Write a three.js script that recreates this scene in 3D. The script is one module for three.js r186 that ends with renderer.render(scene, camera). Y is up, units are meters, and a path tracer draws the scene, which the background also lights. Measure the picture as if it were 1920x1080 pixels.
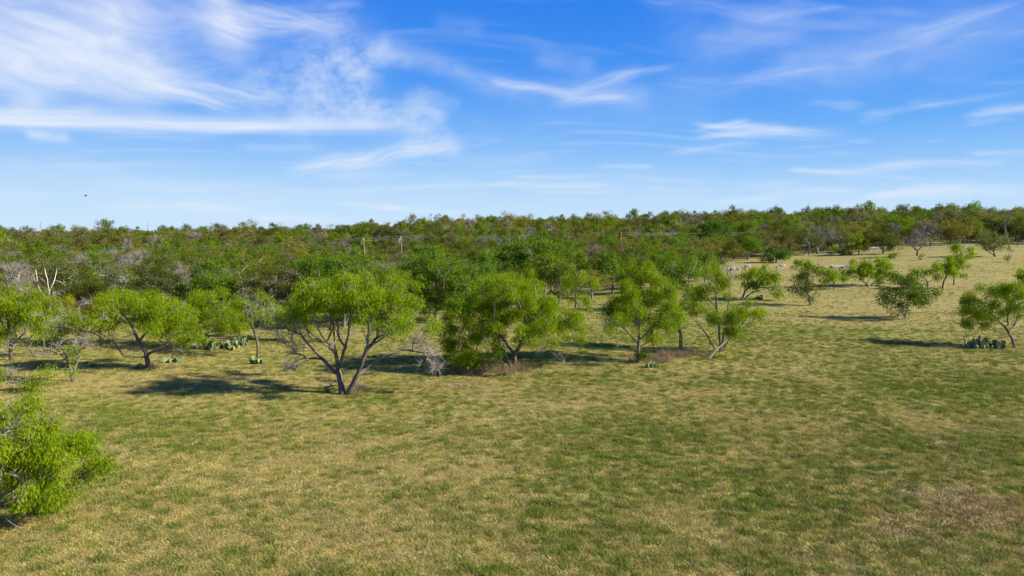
import * as THREE from 'three';
import { createNoise2D } from 'simplex-noise';

// ---------------------------------------------------------------- camera, sky, sun, exposure
const scene = new THREE.Scene();
const camera = new THREE.PerspectiveCamera(45.71, 16 / 9, 0.5, 9000);
camera.position.set(0, 8, 0);
camera.rotation.x = -Math.atan(110 / 1281);
const EXPOSURE = 1.9;
const renderer = new THREE.WebGLRenderer({ antialias: true });
renderer.toneMapping = THREE.LinearToneMapping;
renderer.toneMappingExposure = EXPOSURE;
renderer.shadowMap.enabled = true;
renderer.shadowMap.type = THREE.PCFSoftShadowMap;

const sun = new THREE.DirectionalLight(new THREE.Color(1, 0.92, 0.79), 5);
sun.position.set(158, 87, 34);
sun.target.position.set(0, 0, -60);
sun.position.add(sun.target.position);
sun.castShadow = true;
sun.shadow.mapSize.set(4096, 4096);
Object.assign(sun.shadow.camera, { left: -160, right: 160, top: 120, bottom: -120, near: 1, far: 600 });
scene.add(sun, sun.target);

function mulberry(a) { return () => { a = (a + 0x6d2b79f5) | 0; let t = Math.imul(a ^ (a >>> 15), 1 | a); t = (t + Math.imul(t ^ (t >>> 7), 61 | t)) ^ t; return ((t ^ (t >>> 14)) >>> 0) / 4294967296; }; }
const N2 = createNoise2D(mulberry(11)), N2b = createNoise2D(mulberry(29));
const fbm = (x, y, o, f = N2) => { let s = 0, a = 0.5, n = 0; for (let i = 0; i < o; i++) { s += a * f(x, y); n += a; x = x * 2.03 + 17.1; y = y * 2.03 - 9.7; a *= 0.52; } return s / n; };
const sm = (a, b, v) => { const t = Math.min(1, Math.max(0, (v - a) / (b - a))); return t * t * (3 - 2 * t); };
const mix = (a, b, t) => a + (b - a) * t;

// cirrus: from azimuth, elevation to azimuth, elevation (degrees, azimuth 0 = down the pasture), half width, density, 0 streak / 1 veil / 2 mottled
const CLOUDS = [[-37.68,13.75,-29.96,13.97,3.58,0.8,1],[-37.84,10.85,-28.08,11.73,2.23,0.6,1],[-34.39,12.0,-25.66,11.61,1.79,0.45,0],[-29.92,15.01,-22.26,15.25,1.56,0.3,1],[-32.3,11.6,-26.75,10.77,0.72,0.6,0],[-27.46,10.15,-22.28,9.3,0.54,0.75,0],[-26.75,10.77,-19.4,9.88,0.72,0.55,0],[-34.5,9.96,-25.74,9.55,0.72,0.35,0],[-22.58,16.65,-21.54,14.59,1.88,0.72,1],[-21.89,15.29,-14.46,15.73,0.89,0.5,0],[-19.97,16.21,-14.87,15.59,0.63,0.45,0],[-39.64,6.98,-7.0,8.38,0.76,0.85,3],[-38.55,7.65,-30.23,8.19,0.45,0.5,0],[-13.8,8.28,-8.73,8.18,0.63,0.35,0],[-35.31,8.29,-34.57,8.5,0.63,0.4,1],[-17.06,8.52,-11.29,8.32,0.36,0.3,0],[-34.67,6.47,-32.85,6.42,0.36,0.6,1],[-31.26,6.72,-22.55,7.02,0.36,0.25,0],[-19.38,10.58,-13.67,14.44,2.46,0.5,2],[-17.04,9.53,-12.89,12.13,2.23,0.45,2],[-15.43,9.0,-7.44,8.54,1.25,0.5,2],[-12.93,10.52,-9.93,13.85,1.16,0.55,2],[-11.19,13.99,-8.66,13.5,0.72,0.25,1],[-11.68,10.16,-5.71,7.81,1.16,0.42,2],[-17.56,4.7,-11.33,5.93,0.49,0.55,0],[-13.87,5.33,-4.84,6.76,0.8,0.62,0],[-8.32,7.13,-4.84,6.63,0.8,0.4,2],[-8.06,10.27,-6.13,9.28,0.8,0.45,1],[-7.41,10.91,-4.82,9.92,0.63,0.3,2],[-8.66,13.7,-1.31,12.02,0.89,0.24,1],[-1.75,11.94,5.24,10.95,0.31,0.62,0],[3.94,10.35,9.13,10.57,0.45,0.55,0],[5.24,10.83,9.53,12.19,0.63,0.36,0],[8.25,12.11,12.88,12.61,0.27,0.32,0],[0.0,11.41,10.4,10.82,0.98,0.22,1],[2.62,13.43,6.09,13.17,0.72,0.16,1],[-5.63,16.34,-3.04,16.2,0.72,0.1,1],[-14.43,17.05,-12.37,17.37,0.27,0.3,0],[10.7,17.66,19.21,16.1,0.54,0.18,0],[18.45,15.61,25.48,16.02,0.22,0.26,0],[15.7,14.7,21.5,15.69,1.07,0.14,1],[16.13,13.71,22.29,14.52,0.72,0.14,0],[18.18,11.44,24.58,11.9,0.4,0.28,0],[21.62,12.34,29.34,13.36,0.8,0.16,1],[25.98,12.31,31.9,13.36,0.4,0.26,0],[29.34,13.36,35.69,14.74,0.4,0.28,0],[24.61,10.96,32.58,12.08,0.98,0.12,1],[30.98,12.8,37.13,13.85,1.34,0.14,1],[12.49,11.35,22.41,11.14,0.89,0.16,0],[14.63,8.34,20.24,7.77,0.22,0.5,0],[14.85,7.75,18.66,8.41,0.18,0.45,0],[16.27,8.03,25.48,7.09,0.36,0.45,0],[15.87,7.55,23.28,7.37,0.27,0.4,0],[17.87,8.28,21.77,7.69,0.31,0.4,0],[15.06,7.25,19.47,7.32,0.22,0.45,0],[13.01,6.19,19.49,6.68,0.31,0.32,0],[26.84,8.34,36.56,8.97,0.22,0.22,0],[33.41,7.7,36.9,7.99,0.27,0.5,0],[34.59,8.05,37.44,8.1,0.4,0.25,0],[21.87,4.53,25.59,4.17,0.16,0.75,0],[24.86,4.19,30.39,4.55,0.36,0.38,0],[27.69,4.59,35.94,4.62,0.27,0.4,0],[33.53,5.12,37.6,5.14,0.22,0.35,0],[16.0,2.13,21.94,2.62,0.27,0.4,0],[20.39,2.82,27.06,2.91,0.36,0.32,0],[27.08,2.36,33.65,2.65,0.4,0.6,0],[29.8,2.83,37.75,2.38,0.45,0.3,0],[18.0,3.44,22.66,3.58,0.27,0.25,0],[22.72,1.84,29.84,1.92,0.27,0.3,0],[7.04,5.15,11.77,5.08,0.16,0.45,0],[-0.44,4.18,7.48,4.45,0.18,0.38,0],[-9.66,3.48,1.77,3.75,0.22,0.4,0],[-0.89,3.66,8.8,3.53,0.27,0.5,0],[1.77,3.09,10.52,3.12,0.22,0.25,0],[10.95,3.34,12.65,3.27,0.13,0.2,0],[-14.35,2.23,-8.82,1.66,0.22,0.5,0],[-11.4,1.82,-2.67,1.24,0.22,0.42,0],[-18.81,2.93,-8.8,3.23,0.27,0.2,0],[-30.51,1.72,-22.73,1.55,0.45,0.35,0],[-26.03,1.99,-20.43,1.41,0.27,0.3,0],[-20.84,0.83,-13.96,0.69,0.31,0.45,0],[-31.75,3.19,-20.38,3.23,0.4,0.25,0],[-36.51,4.59,-28.39,4.26,0.54,0.15,0],[-21.44,6.31,-15.49,6.41,0.27,0.3,0],[-15.54,4.24,-7.04,4.58,0.31,0.2,0],[-4.85,5.68,3.97,5.69,0.36,0.15,0],[14.47,15.16,32.46,14.63,2.68,0.1,1],[-2.64,7.84,14.6,9.64,1.79,0.08,1],[22.37,12.28,35.51,12.83,2.23,0.1,1],[-36.57,3.54,-19.63,2.08,1.79,0.12,1],[-15.54,4.24,14.73,3.84,1.34,0.1,1]];
{
  const W = 4096, Hh = 2048, data = new Float32Array(W * Hh * 4);
  const stops = [[0, 0.58, 0.77, 0.98], [2.2, 0.50, 0.725, 0.97], [5, 0.29, 0.565, 0.955], [8, 0.135, 0.42, 0.94], [12, 0.048, 0.295, 0.90], [18, 0.018, 0.215, 0.84], [35, 0.012, 0.12, 0.58], [90, 0.010, 0.085, 0.44]];
  const cols = new Float32Array(W * 3);
  // strokes sorted into the rows that they can touch
  const S = CLOUDS.map((c, i) => { const dx = c[2] - c[0], dy = c[3] - c[1], L = Math.hypot(dx, dy) || 0.01; return { x: c[0], y: c[1], ux: dx / L, uy: dy / L, L, w: c[4], d: c[5], k: c[6], s: i * 3.7, lo: Math.min(c[1], c[3]) - c[4] * 3, hi: Math.max(c[1], c[3]) + c[4] * 3 }; });
  for (let y = 0; y < Hh; y++) {
    const el = ((y + 0.5) / Hh - 0.5) * 180;
    const e = Math.max(0, el);
    let k = 0; while (k < stops.length - 2 && e > stops[k + 1][0]) k++;
    const A = stops[k], B = stops[k + 1], u = Math.min(1, (e - A[0]) / (B[0] - A[0]));
    const base = [mix(A[1], B[1], u), mix(A[2], B[2], u), mix(A[3], B[3], u)];
    const row = S.filter((s) => el > s.lo && el < s.hi);
    const se = Math.sin(e * Math.PI / 180), ce = Math.cos(e * Math.PI / 180);
    for (let x = 0; x < W; x++) {
      const ang = ((x + 0.5) / W - 0.5) * 2 * Math.PI;            // atan2(z, x)
      let az = ang * 180 / Math.PI + 90; if (az > 180) az -= 360;   // 0 at -z, right positive
      let a = 0;
      if (el > -1) {
        const rx = Math.cos(ang) * ce / (se + 0.09), rz = Math.sin(ang) * ce / (se + 0.09);
        // thin wisps all over the sky
        const wx = N2b(rx * 0.35, rz * 0.35) * 0.9;
        const w1 = fbm(rx * 0.55 + wx + 4, rz * 1.9 - wx * 0.7, 4);
        a = 0.16 * sm(0.12, 0.75, w1) * sm(0, 3, el);
        if (el > 24 || Math.abs(az) > 48) a += 0.5 * sm(0.1, 0.8, fbm(rx * 0.35 + wx * 0.6 - 8, rz * 1.1 + wx * 0.3, 4)) * Math.max(sm(24, 34, el), sm(48, 62, Math.abs(az)));
        if (row.length && Math.abs(az) < 60) {
          for (const s of row) {
            const px = az - s.x, py = el - s.y;
            let al = px * s.ux + py * s.uy, ac = -px * s.uy + py * s.ux;
            if (al < -s.w * 4 || al > s.L + s.w * 4 || Math.abs(ac) > s.w * 3.2) continue;
            const wob = N2(al * 0.10 + s.s, s.s) * s.w * 0.5 + N2(al * 0.4 - s.s, ac * 0.8) * s.w * 0.1;
            ac += s.k === 3 ? wob * 0.25 : wob;
            let m, f;
            if (s.k === 0) {
              const ta = sm(-s.w * 3, s.L * 0.2, al) * (1 - sm(s.L * 0.75, s.L + s.w * 3, al));
              m = Math.exp(-((ac / s.w) ** 2) * 1.1) * ta;
              f = 0.68 + 0.6 * fbm(al * 0.13 + s.s, ac * 2.6 + N2b(al * 0.12, ac * 0.5) * 0.5, 4);
            } else if (s.k === 1) {
              const over = al < 0 ? -al : al > s.L ? al - s.L : 0;
              m = Math.exp(-((ac * ac + over * over) / (s.w * s.w)) * 1.1);
              const q = N2b(az * 0.12, el * 0.3) * 0.8;
              f = 0.72 + 0.42 * fbm(az * 0.12 + s.s * 0.1 + q, el * 0.55 - q * 0.6 + az * 0.1, 4);
            } else if (s.k === 3) {   // flat band with a sharp underside
              const ta = 1 - sm(s.L * 0.55, s.L, al);
              m = Math.exp(-((ac / (ac > 0 ? s.w : s.w * 0.4)) ** 2)) * ta;
              f = 0.9 + 0.25 * fbm(al * 0.1, ac * 2.2, 3);
            } else {
              const over = al < 0 ? -al : al > s.L ? al - s.L : 0;
              m = Math.exp(-((ac * ac + over * over) / (s.w * s.w)) * 1.3);
              f = 0.44 + 0.17 * fbm(az * 1.5 + el * 0.5, el * 2.0 - az * 0.4, 4) + 0.4 * fbm(az * 0.3 + 3, el * 0.45, 3);
            }
            a = 1 - (1 - a) * (1 - Math.min(0.96, Math.max(0, m * f * s.d * (s.k ? 1.0 : 0.92))));
          }
        }
      }
      const haze = 0.10 + 0.14 * Math.cos((az + 70) * Math.PI / 180);   // the air is a little paler towards the left
      const hz = Math.max(0, haze) * Math.exp(-e / 9);
      const i = (y * W + x) * 4;
      data[i] = mix(mix(base[0], 0.72, hz), 0.84, a) / EXPOSURE;
      data[i + 1] = mix(mix(base[1], 0.86, hz), 0.90, a) / EXPOSURE;
      data[i + 2] = mix(mix(base[2], 0.99, hz), 0.99, a) / EXPOSURE;
      data[i + 3] = 1;
    }
  }
  const tex = new THREE.DataTexture(data, W, Hh, THREE.RGBAFormat, THREE.FloatType);
  tex.mapping = THREE.EquirectangularReflectionMapping;
  tex.magFilter = tex.minFilter = THREE.LinearFilter;
  tex.wrapS = THREE.RepeatWrapping;
  tex.needsUpdate = true;
  scene.background = tex;
  scene.environment = tex;
}

// ---------------------------------------------------------------- helpers
const names = new Map();
function numbered(n) { const k = names.get(n) || 0; names.set(n, k + 1); return k ? `${n}_${String(k).padStart(3, '0')}` : n; }
function tag(o, label, category, group, kind) { o.userData.label = label; if (category) o.userData.category = category; if (group) o.userData.group = group; if (kind) o.userData.kind = kind; return o; }
function mesh(name, geo, mat, parent) { const m = new THREE.Mesh(geo, mat); m.name = name; m.castShadow = m.receiveShadow = true; parent.add(m); return m; }
function thing(name, label, category, x, y, z, group) { const g = new THREE.Group(); g.name = numbered(name); g.position.set(x, y, z); tag(g, label, category, group); scene.add(g); return g; }

// ---------------------------------------------------------------- terrain
const DK = [0, 60, 100, 160, 240, 350, 450, 700, 3500];
const HK = [[0, 0, -1.5, -3, -1.5, 1.5, 1.5, -10, -12], [0, 0, -1.5, -2.5, -0.5, 2, 2, -10, -12], [0, 0, -0.5, -1, 1.5, 7.5, 8, -6, -12], [0, 0, 0.2, 1, 4.5, 10, 11, -5, -12], [0, 0, 0.8, 3, 6, 10.5, 11.5, -5, -12]];
function prof(k, D) { if (D <= 0) return HK[k][0]; for (let i = 0; i < DK.length - 1; i++) if (D <= DK[i + 1]) { let u = (D - DK[i]) / (DK[i + 1] - DK[i]); u = u * u * (3 - 2 * u); return mix(HK[k][i], HK[k][i + 1], u); } return HK[k][DK.length - 1]; }
function terrain(x, z) {
  const D = Math.max(-z, 0), t = Math.max(-1, Math.min(1, x / (Math.max(D, 40) * 0.75))), s = (t + 1) * 2, i = Math.min(3, Math.floor(s));
  let u = s - i; u = u * u * (3 - 2 * u);
  return mix(prof(i, D), prof(i + 1, D), u) + 0.12 * Math.sin(x * 0.11 + 0.7) * Math.sin(z * 0.09 + 0.4) + 0.07 * Math.sin(x * 0.23 - z * 0.17);
}
// what grows where: patches of green grass, straw and bare earth (x, z, radius x, radius z, green, earth)
const PATCH = [[22, -34, 10, 5, 0.38, -0.2], [20, -53, 12, 6, 0.3, 0], [13, -22, 5, 3, 0.1, 0.25], [10, -17.6, 3.5, 1.8, 0, 0.6], [13.5, -18.5, 1.6, 2.6, 0, 0.5], [-2.5, -35, 2.4, 1.2, -0.4, 0.85], [-20, -35, 9, 3, -0.8, -0.1], [-8, -27, 6, 4, -0.1, 0],
  [-14, -27, 6, 3, 0.15, 0.1], [-4, -16.7, 2.6, 1.1, -0.8, 0.25], [-6.5, -20.5, 2.5, 1, -0.5, 0.1], [-1.5, -22.5, 2.5, 0.9, -0.6, 0.15], [4.5, -19, 1.4, 1, -0.6, 0.3], [0.2, -16.3, 1.0, 0.5, -0.5, 0.7], [7.5, -24, 1.6, 0.8, -0.5, 0.2], [-12, -24, 2.5, 0.8, 0.35, 0], [16, -25, 2, 1.2, 0.3, 0.1], [3, -31, 3, 0.9, -0.4, 0.1], [9.5, -33, 2.4, 0.8, -0.5, 0.25], [-9, -31, 3, 1, 0.3, 0], [-9, -20, 6, 4, -0.25, -0.1], [3, -26, 5, 6, 0.06, 0], [1, -18, 2, 5, 0.15, 0], [6, -21, 4, 3, 0, 0.05], [12, -38, 4, 2.5, -0.3, 0.2], [25, -60, 12, 3, -0.35, 0.1], [40, -70, 14, 5, -0.3, 0.15], [60, -95, 14, 5, -0.3, 0.1],
  [9, -41.5, 3, 1, -0.3, 0.5], [-1.5, -38.5, 3, 1, -0.3, 0.5], [14, -28, 5, 1.5, -0.3, 0.2], [46, -130, 16, 9, -0.5, 0.35], [-38, -192, 8, 10, -0.1, 0.5], [9, -107, 8, 12, -0.4, 0.4], [24, -155, 10, 9, -0.4, 0.5], [110, -150, 30, 10, -0.3, 0.2]];
const STRAW = [0.515, 0.425, 0.135], STRAW2 = [0.44, 0.365, 0.155], GREEN = [0.165, 0.21, 0.030], GREEN2 = [0.28, 0.29, 0.048], EARTH = [0.22, 0.16, 0.095], RED = [0.25, 0.13, 0.055];
// worn lines: from, to, half width, green, earth
const TRACK = [[-8.5, -22, -1, -28.5, 0.45, -0.7, 0.12], [16, -39, 17.4, -27.5, 0.9, -0.35, 0.2], [17.4, -27.5, 13.6, -19.4, 0.8, -0.3, 0.25], [13, -40, 6, -33, 0.8, -0.3, 0.05], [-24, -36.5, -9, -35, 0.9, -0.45, 0], [30, -75, 60, -78, 1.2, -0.5, 0.1], [28, -62, 52, -64, 1.0, -0.4, 0.1], [60, -100, 110, -104, 1.5, -0.5, 0.1], [55, -88, 95, -90, 1.2, -0.4, 0.3], [80, -120, 140, -128, 1.6, -0.4, 0.2]];
function cover(x, z) {
  let g = 0.10, d = 0;
  for (const p of PATCH) { const a = (x - p[0]) / p[2], b = (z - p[1]) / p[3], q = a * a + b * b; if (q < 6) { const e = Math.exp(-q); g += p[4] * e; d += p[5] * e; } }
  for (const p of TRACK) { const ux = p[2] - p[0], uz = p[3] - p[1], q = Math.max(0, Math.min(1, ((x - p[0]) * ux + (z - p[1]) * uz) / (ux * ux + uz * uz))), e = Math.exp(-(((x - p[0] - q * ux) ** 2 + (z - p[1] - q * uz) ** 2) / (p[4] * p[4]))); g += p[5] * e; d += p[6] * e; }
  d += 0.14 * sm(50, 80, -z); g += (0.08 - 0.22 * sm(18, 36, x)) * sm(48, 62, -z);
  g += 0.05 * sm(-12, 8, x) + 0.20 * N2(x * 0.09, z * 0.13) + 0.22 * N2b(x * 0.33, z * 0.42);
  d += -0.32 + 0.28 * N2(x * 0.17 + 40, z * 0.22) + 0.22 * N2b(x * 0.8, z * 0.9 + 30);
  return [g, d];
}
function grassColor(x, z, out) {
  const [g0, d0] = cover(x, z);
  const n3 = N2(x * 1.5, z * 1.7), n4 = N2b(x * 4.3, z * 4.7);
  const g = sm(-0.25, 0.75, g0 + 0.38 * n3 + 0.62 * n4), d = sm(0.05, 0.55, d0 + 0.25 * n4 + 0.15 * n3), w = 0.5 + 0.5 * N2(x * 0.5 + 70, z * 0.6), r = sm(0.25, 0.6, N2(x * 0.12 + 9, z * 0.15 - 4));
  for (let c = 0; c < 3; c++) {
    const straw = mix(STRAW[c], STRAW2[c], w), gr = mix(GREEN[c], GREEN2[c], 0.5 + 0.5 * n4);
    out[c] = mix(mix(straw, gr, g), mix(EARTH[c], RED[c], r * 0.5), d * 0.8);
  }
  out[3] = g; out[4] = d;
  return out;
}
{
  const T = 2048, px = new Uint8Array(T * T * 4), c = [], enc = (v) => 255 * (v <= 0.0031308 ? 12.92 * v : 1.055 * Math.pow(v, 1 / 2.4) - 0.055);
  const rg = mulberry(77);
  for (let j = 0; j < T; j++) for (let i = 0; i < T; i++) {
    const x = -100 + (i + 0.5) / T * 200, z = 10 - (j + 0.5) / T * 200;
    grassColor(x, z, c);
    const f = 0.80 * (0.62 + 0.76 * rg());
    const k = (j * T + i) * 4;
    px[k] = enc(c[0] * f); px[k + 1] = enc(c[1] * f); px[k + 2] = enc(c[2] * f); px[k + 3] = 255;
  }
  const map = new THREE.DataTexture(px, T, T); map.colorSpace = THREE.SRGBColorSpace; map.wrapS = map.wrapT = THREE.MirroredRepeatWrapping; map.magFilter = THREE.LinearFilter; map.needsUpdate = true;
  const B = 512, bp = new Uint8Array(B * B * 4), rb = mulberry(5), raw = new Float32Array(B * B).map(() => rb());
  for (let j = 0; j < B; j++) for (let i = 0; i < B; i++) { let s = 0; for (let a = -1; a <= 1; a++) for (let b = -1; b <= 1; b++) s += raw[((j + a + B) % B) * B + (i + b + B) % B]; const k = (j * B + i) * 4; bp[k] = bp[k + 1] = bp[k + 2] = 255 * Math.min(1, Math.max(0, (s / 9 - 0.5) * 2.4 + 0.5)); bp[k + 3] = 255; }
  const bump = new THREE.DataTexture(bp, B, B); bump.wrapS = bump.wrapT = THREE.RepeatWrapping; bump.magFilter = THREE.LinearFilter; bump.repeat.set(200 / 9, 200 / 9); bump.needsUpdate = true;
  const n = 230, pos = [], uv = [], idx = [], warp = (s) => 95 * s + 3400 * Math.pow(Math.abs(s), 5) * Math.sign(s);
  for (let j = 0; j <= n; j++) for (let i = 0; i <= n; i++) {
    const x = warp(i / n * 2 - 1), z = -70 + warp(j / n * 2 - 1);
    pos.push(x, terrain(x, z), z); uv.push((x + 100) / 200, (10 - z) / 200);
  }
  for (let j = 0; j < n; j++) for (let i = 0; i < n; i++) { const a = j * (n + 1) + i; idx.push(a, a + n + 1, a + 1, a + 1, a + n + 1, a + n + 2); }
  const geo = new THREE.BufferGeometry();
  geo.setAttribute('position', new THREE.Float32BufferAttribute(pos, 3)); geo.setAttribute('uv', new THREE.Float32BufferAttribute(uv, 2)); geo.setIndex(idx); geo.computeVertexNormals();
  const m = mesh('ground', geo, new THREE.MeshPhysicalMaterial({ specularIntensity: 0.1, map, bumpMap: bump, bumpScale: 0.05, roughness: 1 }), scene);
  tag(m, 'rolling pasture ground of straw coloured and green grass', null, null, 'structure');
}

// ---------------------------------------------------------------- trees
const leafMat = new THREE.MeshPhysicalMaterial({ vertexColors: true, roughness: 1, transmission: 0.46, thickness: 0, side: THREE.DoubleSide, specularIntensity: 0.08 });
const barkMat = new THREE.MeshStandardMaterial({ vertexColors: true, roughness: 0.95 });
const twigMat = new THREE.MeshStandardMaterial({ vertexColors: true, roughness: 0.9, side: THREE.DoubleSide });
// leaf length, width, droop, base colour, second colour, leaves per clump, clump radius
const KIND = {
  mesquite: { L: [0.13, 0.25], W: 0.23, droop: 0.75, c: [0.155, 0.262, 0.005], c2: [0.255, 0.335, 0.006], per: 62, cr: 0.40, bark: [0.115, 0.095, 0.078], leaf: 1 },
  elm: { L: [0.11, 0.18], W: 0.55, droop: 0.15, c: [0.085, 0.18, 0.007], c2: [0.175, 0.275, 0.009], per: 40, cr: 0.5, bark: [0.15, 0.13, 0.11], leaf: 1 },
  juniper: { L: [0.12, 0.22], W: 0.30, droop: -0.35, c: [0.066, 0.098, 0.011], c2: [0.138, 0.158, 0.018], per: 46, cr: 0.46, bark: [0.14, 0.115, 0.095], leaf: 1 },
  oak: { L: [0.10, 0.17], W: 0.5, droop: 0, c: [0.115, 0.15, 0.024], c2: [0.205, 0.225, 0.04], per: 30, cr: 0.5, bark: [0.19, 0.17, 0.145], leaf: 1 },
  bare: { L: [0.35, 0.8], W: 0.035, droop: -0.1, c: [0.22, 0.195, 0.16], c2: [0.29, 0.26, 0.21], per: 16, cr: 0.4, bark: [0.2, 0.175, 0.145], leaf: 0 },
  dead: { L: [0.3, 0.6], W: 0.05, droop: 0, c: [0.5, 0.46, 0.4], c2: [0.55, 0.5, 0.44], per: 0, cr: 0.3, bark: [0.33, 0.29, 0.24], leaf: 0 },
  oakdead: { L: [0.3, 0.6], W: 0.05, droop: 0, c: [0.2, 0.17, 0.14], c2: [0.2, 0.17, 0.14], per: 0, cr: 0.3, bark: [0.17, 0.14, 0.12], leaf: 0 },
};
// One skeleton: limbs as drawn, then boughs that reach every clump by the shortest way along the wood
function growTree(spec, opt = {}) {
  const r = mulberry(spec.seed || 1), K = KIND[spec.k], g = () => (r() + r() + r() - 1.5) / 1.5;
  const X = [], Y = [], Z = [], P = [], L = [], fixed = [];
  const add = (x, y, z, p, fx) => { X.push(x); Y.push(y); Z.push(z); P.push(p); L.push(p < 0 ? 0 : L[p] + Math.hypot(x - X[p], y - Y[p], z - Z[p])); fixed.push(fx); return X.length - 1; };
  const nearest = (x, y, z, k, upPen) => { let b = 0, bc = 1e9; for (let i = 0; i < X.length; i++) { const dx = x - X[i], dy = y - Y[i], dz = z - Z[i]; let c = Math.sqrt(dx * dx + dy * dy + dz * dz) + k * L[i]; if (dy < 0) c += -dy * upPen; if (c < bc) { bc = c; b = i; } } return b; };
  const step = opt.step || 0.3;
  for (const pl of spec.t) {
    let prev = X.length ? nearest(pl[0][0], pl[0][1], pl[0][2], 0, 0) : -1;
    if (prev >= 0 && Math.hypot(pl[0][0] - X[prev], pl[0][1] - Y[prev], pl[0][2] - Z[prev]) > 0.12 && pl[0][1] < 0.45) prev = add(pl[0][0], -0.15, pl[0][2], -1, 1);
    else if (prev < 0) prev = add(pl[0][0], pl[0][1], pl[0][2], -1, 1);
    for (let k = 1; k < pl.length; k++) {
      const a = pl[k - 1], b = pl[k], n = Math.max(1, Math.round(Math.hypot(b[0] - a[0], b[1] - a[1], b[2] - a[2]) / step));
      for (let i = 1; i <= n; i++) { const u = i / n, j = i < n ? 0.05 : 0; prev = add(mix(a[0], b[0], u) + g() * j, mix(a[1], b[1], u) + g() * j, mix(a[2], b[2], u) + g() * j, prev, 1); }
    }
  }
  // clumps spread through the crown, denser near its outside
  const tips = [];
  const dens = (opt.dens || 1) * (spec.dens || 1);
  let bx = 0; for (const b of spec.b) bx = Math.max(bx, b[1]);
  for (const b of spec.b) {
    const n = Math.max(3, Math.round(dens * 13 * Math.pow(b[3] * b[4] * b[5], 0.66)));
    for (let i = 0; i < n;) {
      const th = r() * 6.2832, v = r() * 2 - 1, q = Math.pow(r(), 0.40), s = Math.sqrt(1 - v * v), many = 2 + Math.floor(r() * 4), cx = b[0] + b[3] * q * s * Math.cos(th), cy = b[1] + b[4] * q * v, cz = b[2] + b[5] * q * s * Math.sin(th), sp = opt.clump || 0.3;
      for (let k = 0; k < many && i < n; k++, i++) { const y = cy + g() * sp * 0.9; if (y > 0.35) tips.push([cx + g() * sp, y, cz + g() * sp, r() < spec.bare ? 1 : 0]); }
    }
  }
  for (const b of spec.dead || []) for (let i = 0, n = Math.round((spec.dn || 20) / spec.dead.length); i < n; i++) tips.push([b[0] + b[3] * g(), Math.max(0.25, b[1] + b[4] * g()), b[2] + b[5] * g() * 1.2, 2]);
  const h0 = spec.t[0][spec.t[0].length - 1];
  tips.sort((a, b) => Math.hypot(a[0], a[1], a[2]) - Math.hypot(b[0], b[1], b[2]));
  const ends = [];
  for (const t of tips) {
    const k = nearest(t[0], t[1], t[2], 0.28, 0.9), dx = t[0] - X[k], dy = t[1] - Y[k], dz = t[2] - Z[k], d = Math.hypot(dx, dy, dz), n = Math.max(1, Math.round(d / step));
    let prev = k; const bow = d * 0.14;
    for (let i = 1; i <= n; i++) { const u = i / n, w = Math.sin(u * 3.1416) * bow, j = i < n ? 0.07 : 0; prev = add(X[k] + dx * u + g() * j, Y[k] + dy * u + w + g() * j, Z[k] + dz * u + g() * j, prev, 0); }
    ends.push([prev, t[3]]);
  }
  // thickness: every end carries the wood below it
  const n = X.length, load = new Float32Array(n), main = new Int32Array(n).fill(-1);
  const hasKid = new Uint8Array(n); for (let i = 0; i < n; i++) if (P[i] >= 0) hasKid[P[i]] = 1;
  for (let i = 0; i < n; i++) if (!hasKid[i]) load[i] = fixed[i] ? 3 : 1;
  for (let i = n - 1; i >= 0; i--) if (P[i] >= 0) { load[P[i]] += load[i]; if (main[P[i]] < 0 || load[i] > load[main[P[i]]]) main[P[i]] = i; }
  let top = 0; for (let i = 0; i < n; i++) if (P[i] < 0) top = Math.max(top, load[i]);
  const rMin = opt.rMin || 0.009, R = (i) => Math.max(rMin, spec.r * 0.68 * Math.pow(load[i] / top, 0.46)) * (Y[i] < 0.3 && fixed[i] ? 1.25 - Math.max(0, Y[i]) * 0.5 : 1);
  const pos = [], nor = [], col = [], idx = [];
  const barkA = K.bark, chain = (start, from) => {
    const pts = from >= 0 ? [from] : []; let i = start; while (i >= 0) { pts.push(i); i = main[i]; }
    if (pts.length < 2) return;
    const r0 = R(pts[from >= 0 ? 1 : 0]), sides = r0 > 0.07 ? 7 : r0 > 0.025 ? 4 : 3;
    if (opt.minR && r0 < opt.minR) return;
    let off = pos.length / 3;
    let rx = r() * 2 - 1, rz = r() * 2 - 1, ry = 0.3;
    const pale = 0.75 + r() * 0.6, deadTint = r0 < 0.022 ? 2.6 : r0 < 0.045 ? 1.7 : 1;   // young wood and lichened twigs are pale
    pts.forEach((p, q) => {
      const a = pts[Math.max(0, q - 1)], b = pts[Math.min(pts.length - 1, q + 1)];
      let tx = X[b] - X[a], ty = Y[b] - Y[a], tz = Z[b] - Z[a]; const tl = Math.hypot(tx, ty, tz) || 1; tx /= tl; ty /= tl; tz /= tl;
      let d = rx * tx + ry * ty + rz * tz; let ux = rx - d * tx, uy = ry - d * ty, uz = rz - d * tz; const ul = Math.hypot(ux, uy, uz) || 1; ux /= ul; uy /= ul; uz /= ul;
      const vx = ty * uz - tz * uy, vy = tz * ux - tx * uz, vz = tx * uy - ty * ux;
      const rad = Math.min(r0 * 1.3, q === 0 && from >= 0 ? r0 : R(p)) * (q === pts.length - 1 ? 0.4 : 1);
      const f = pale * deadTint * (0.8 + 0.45 * r());
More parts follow.
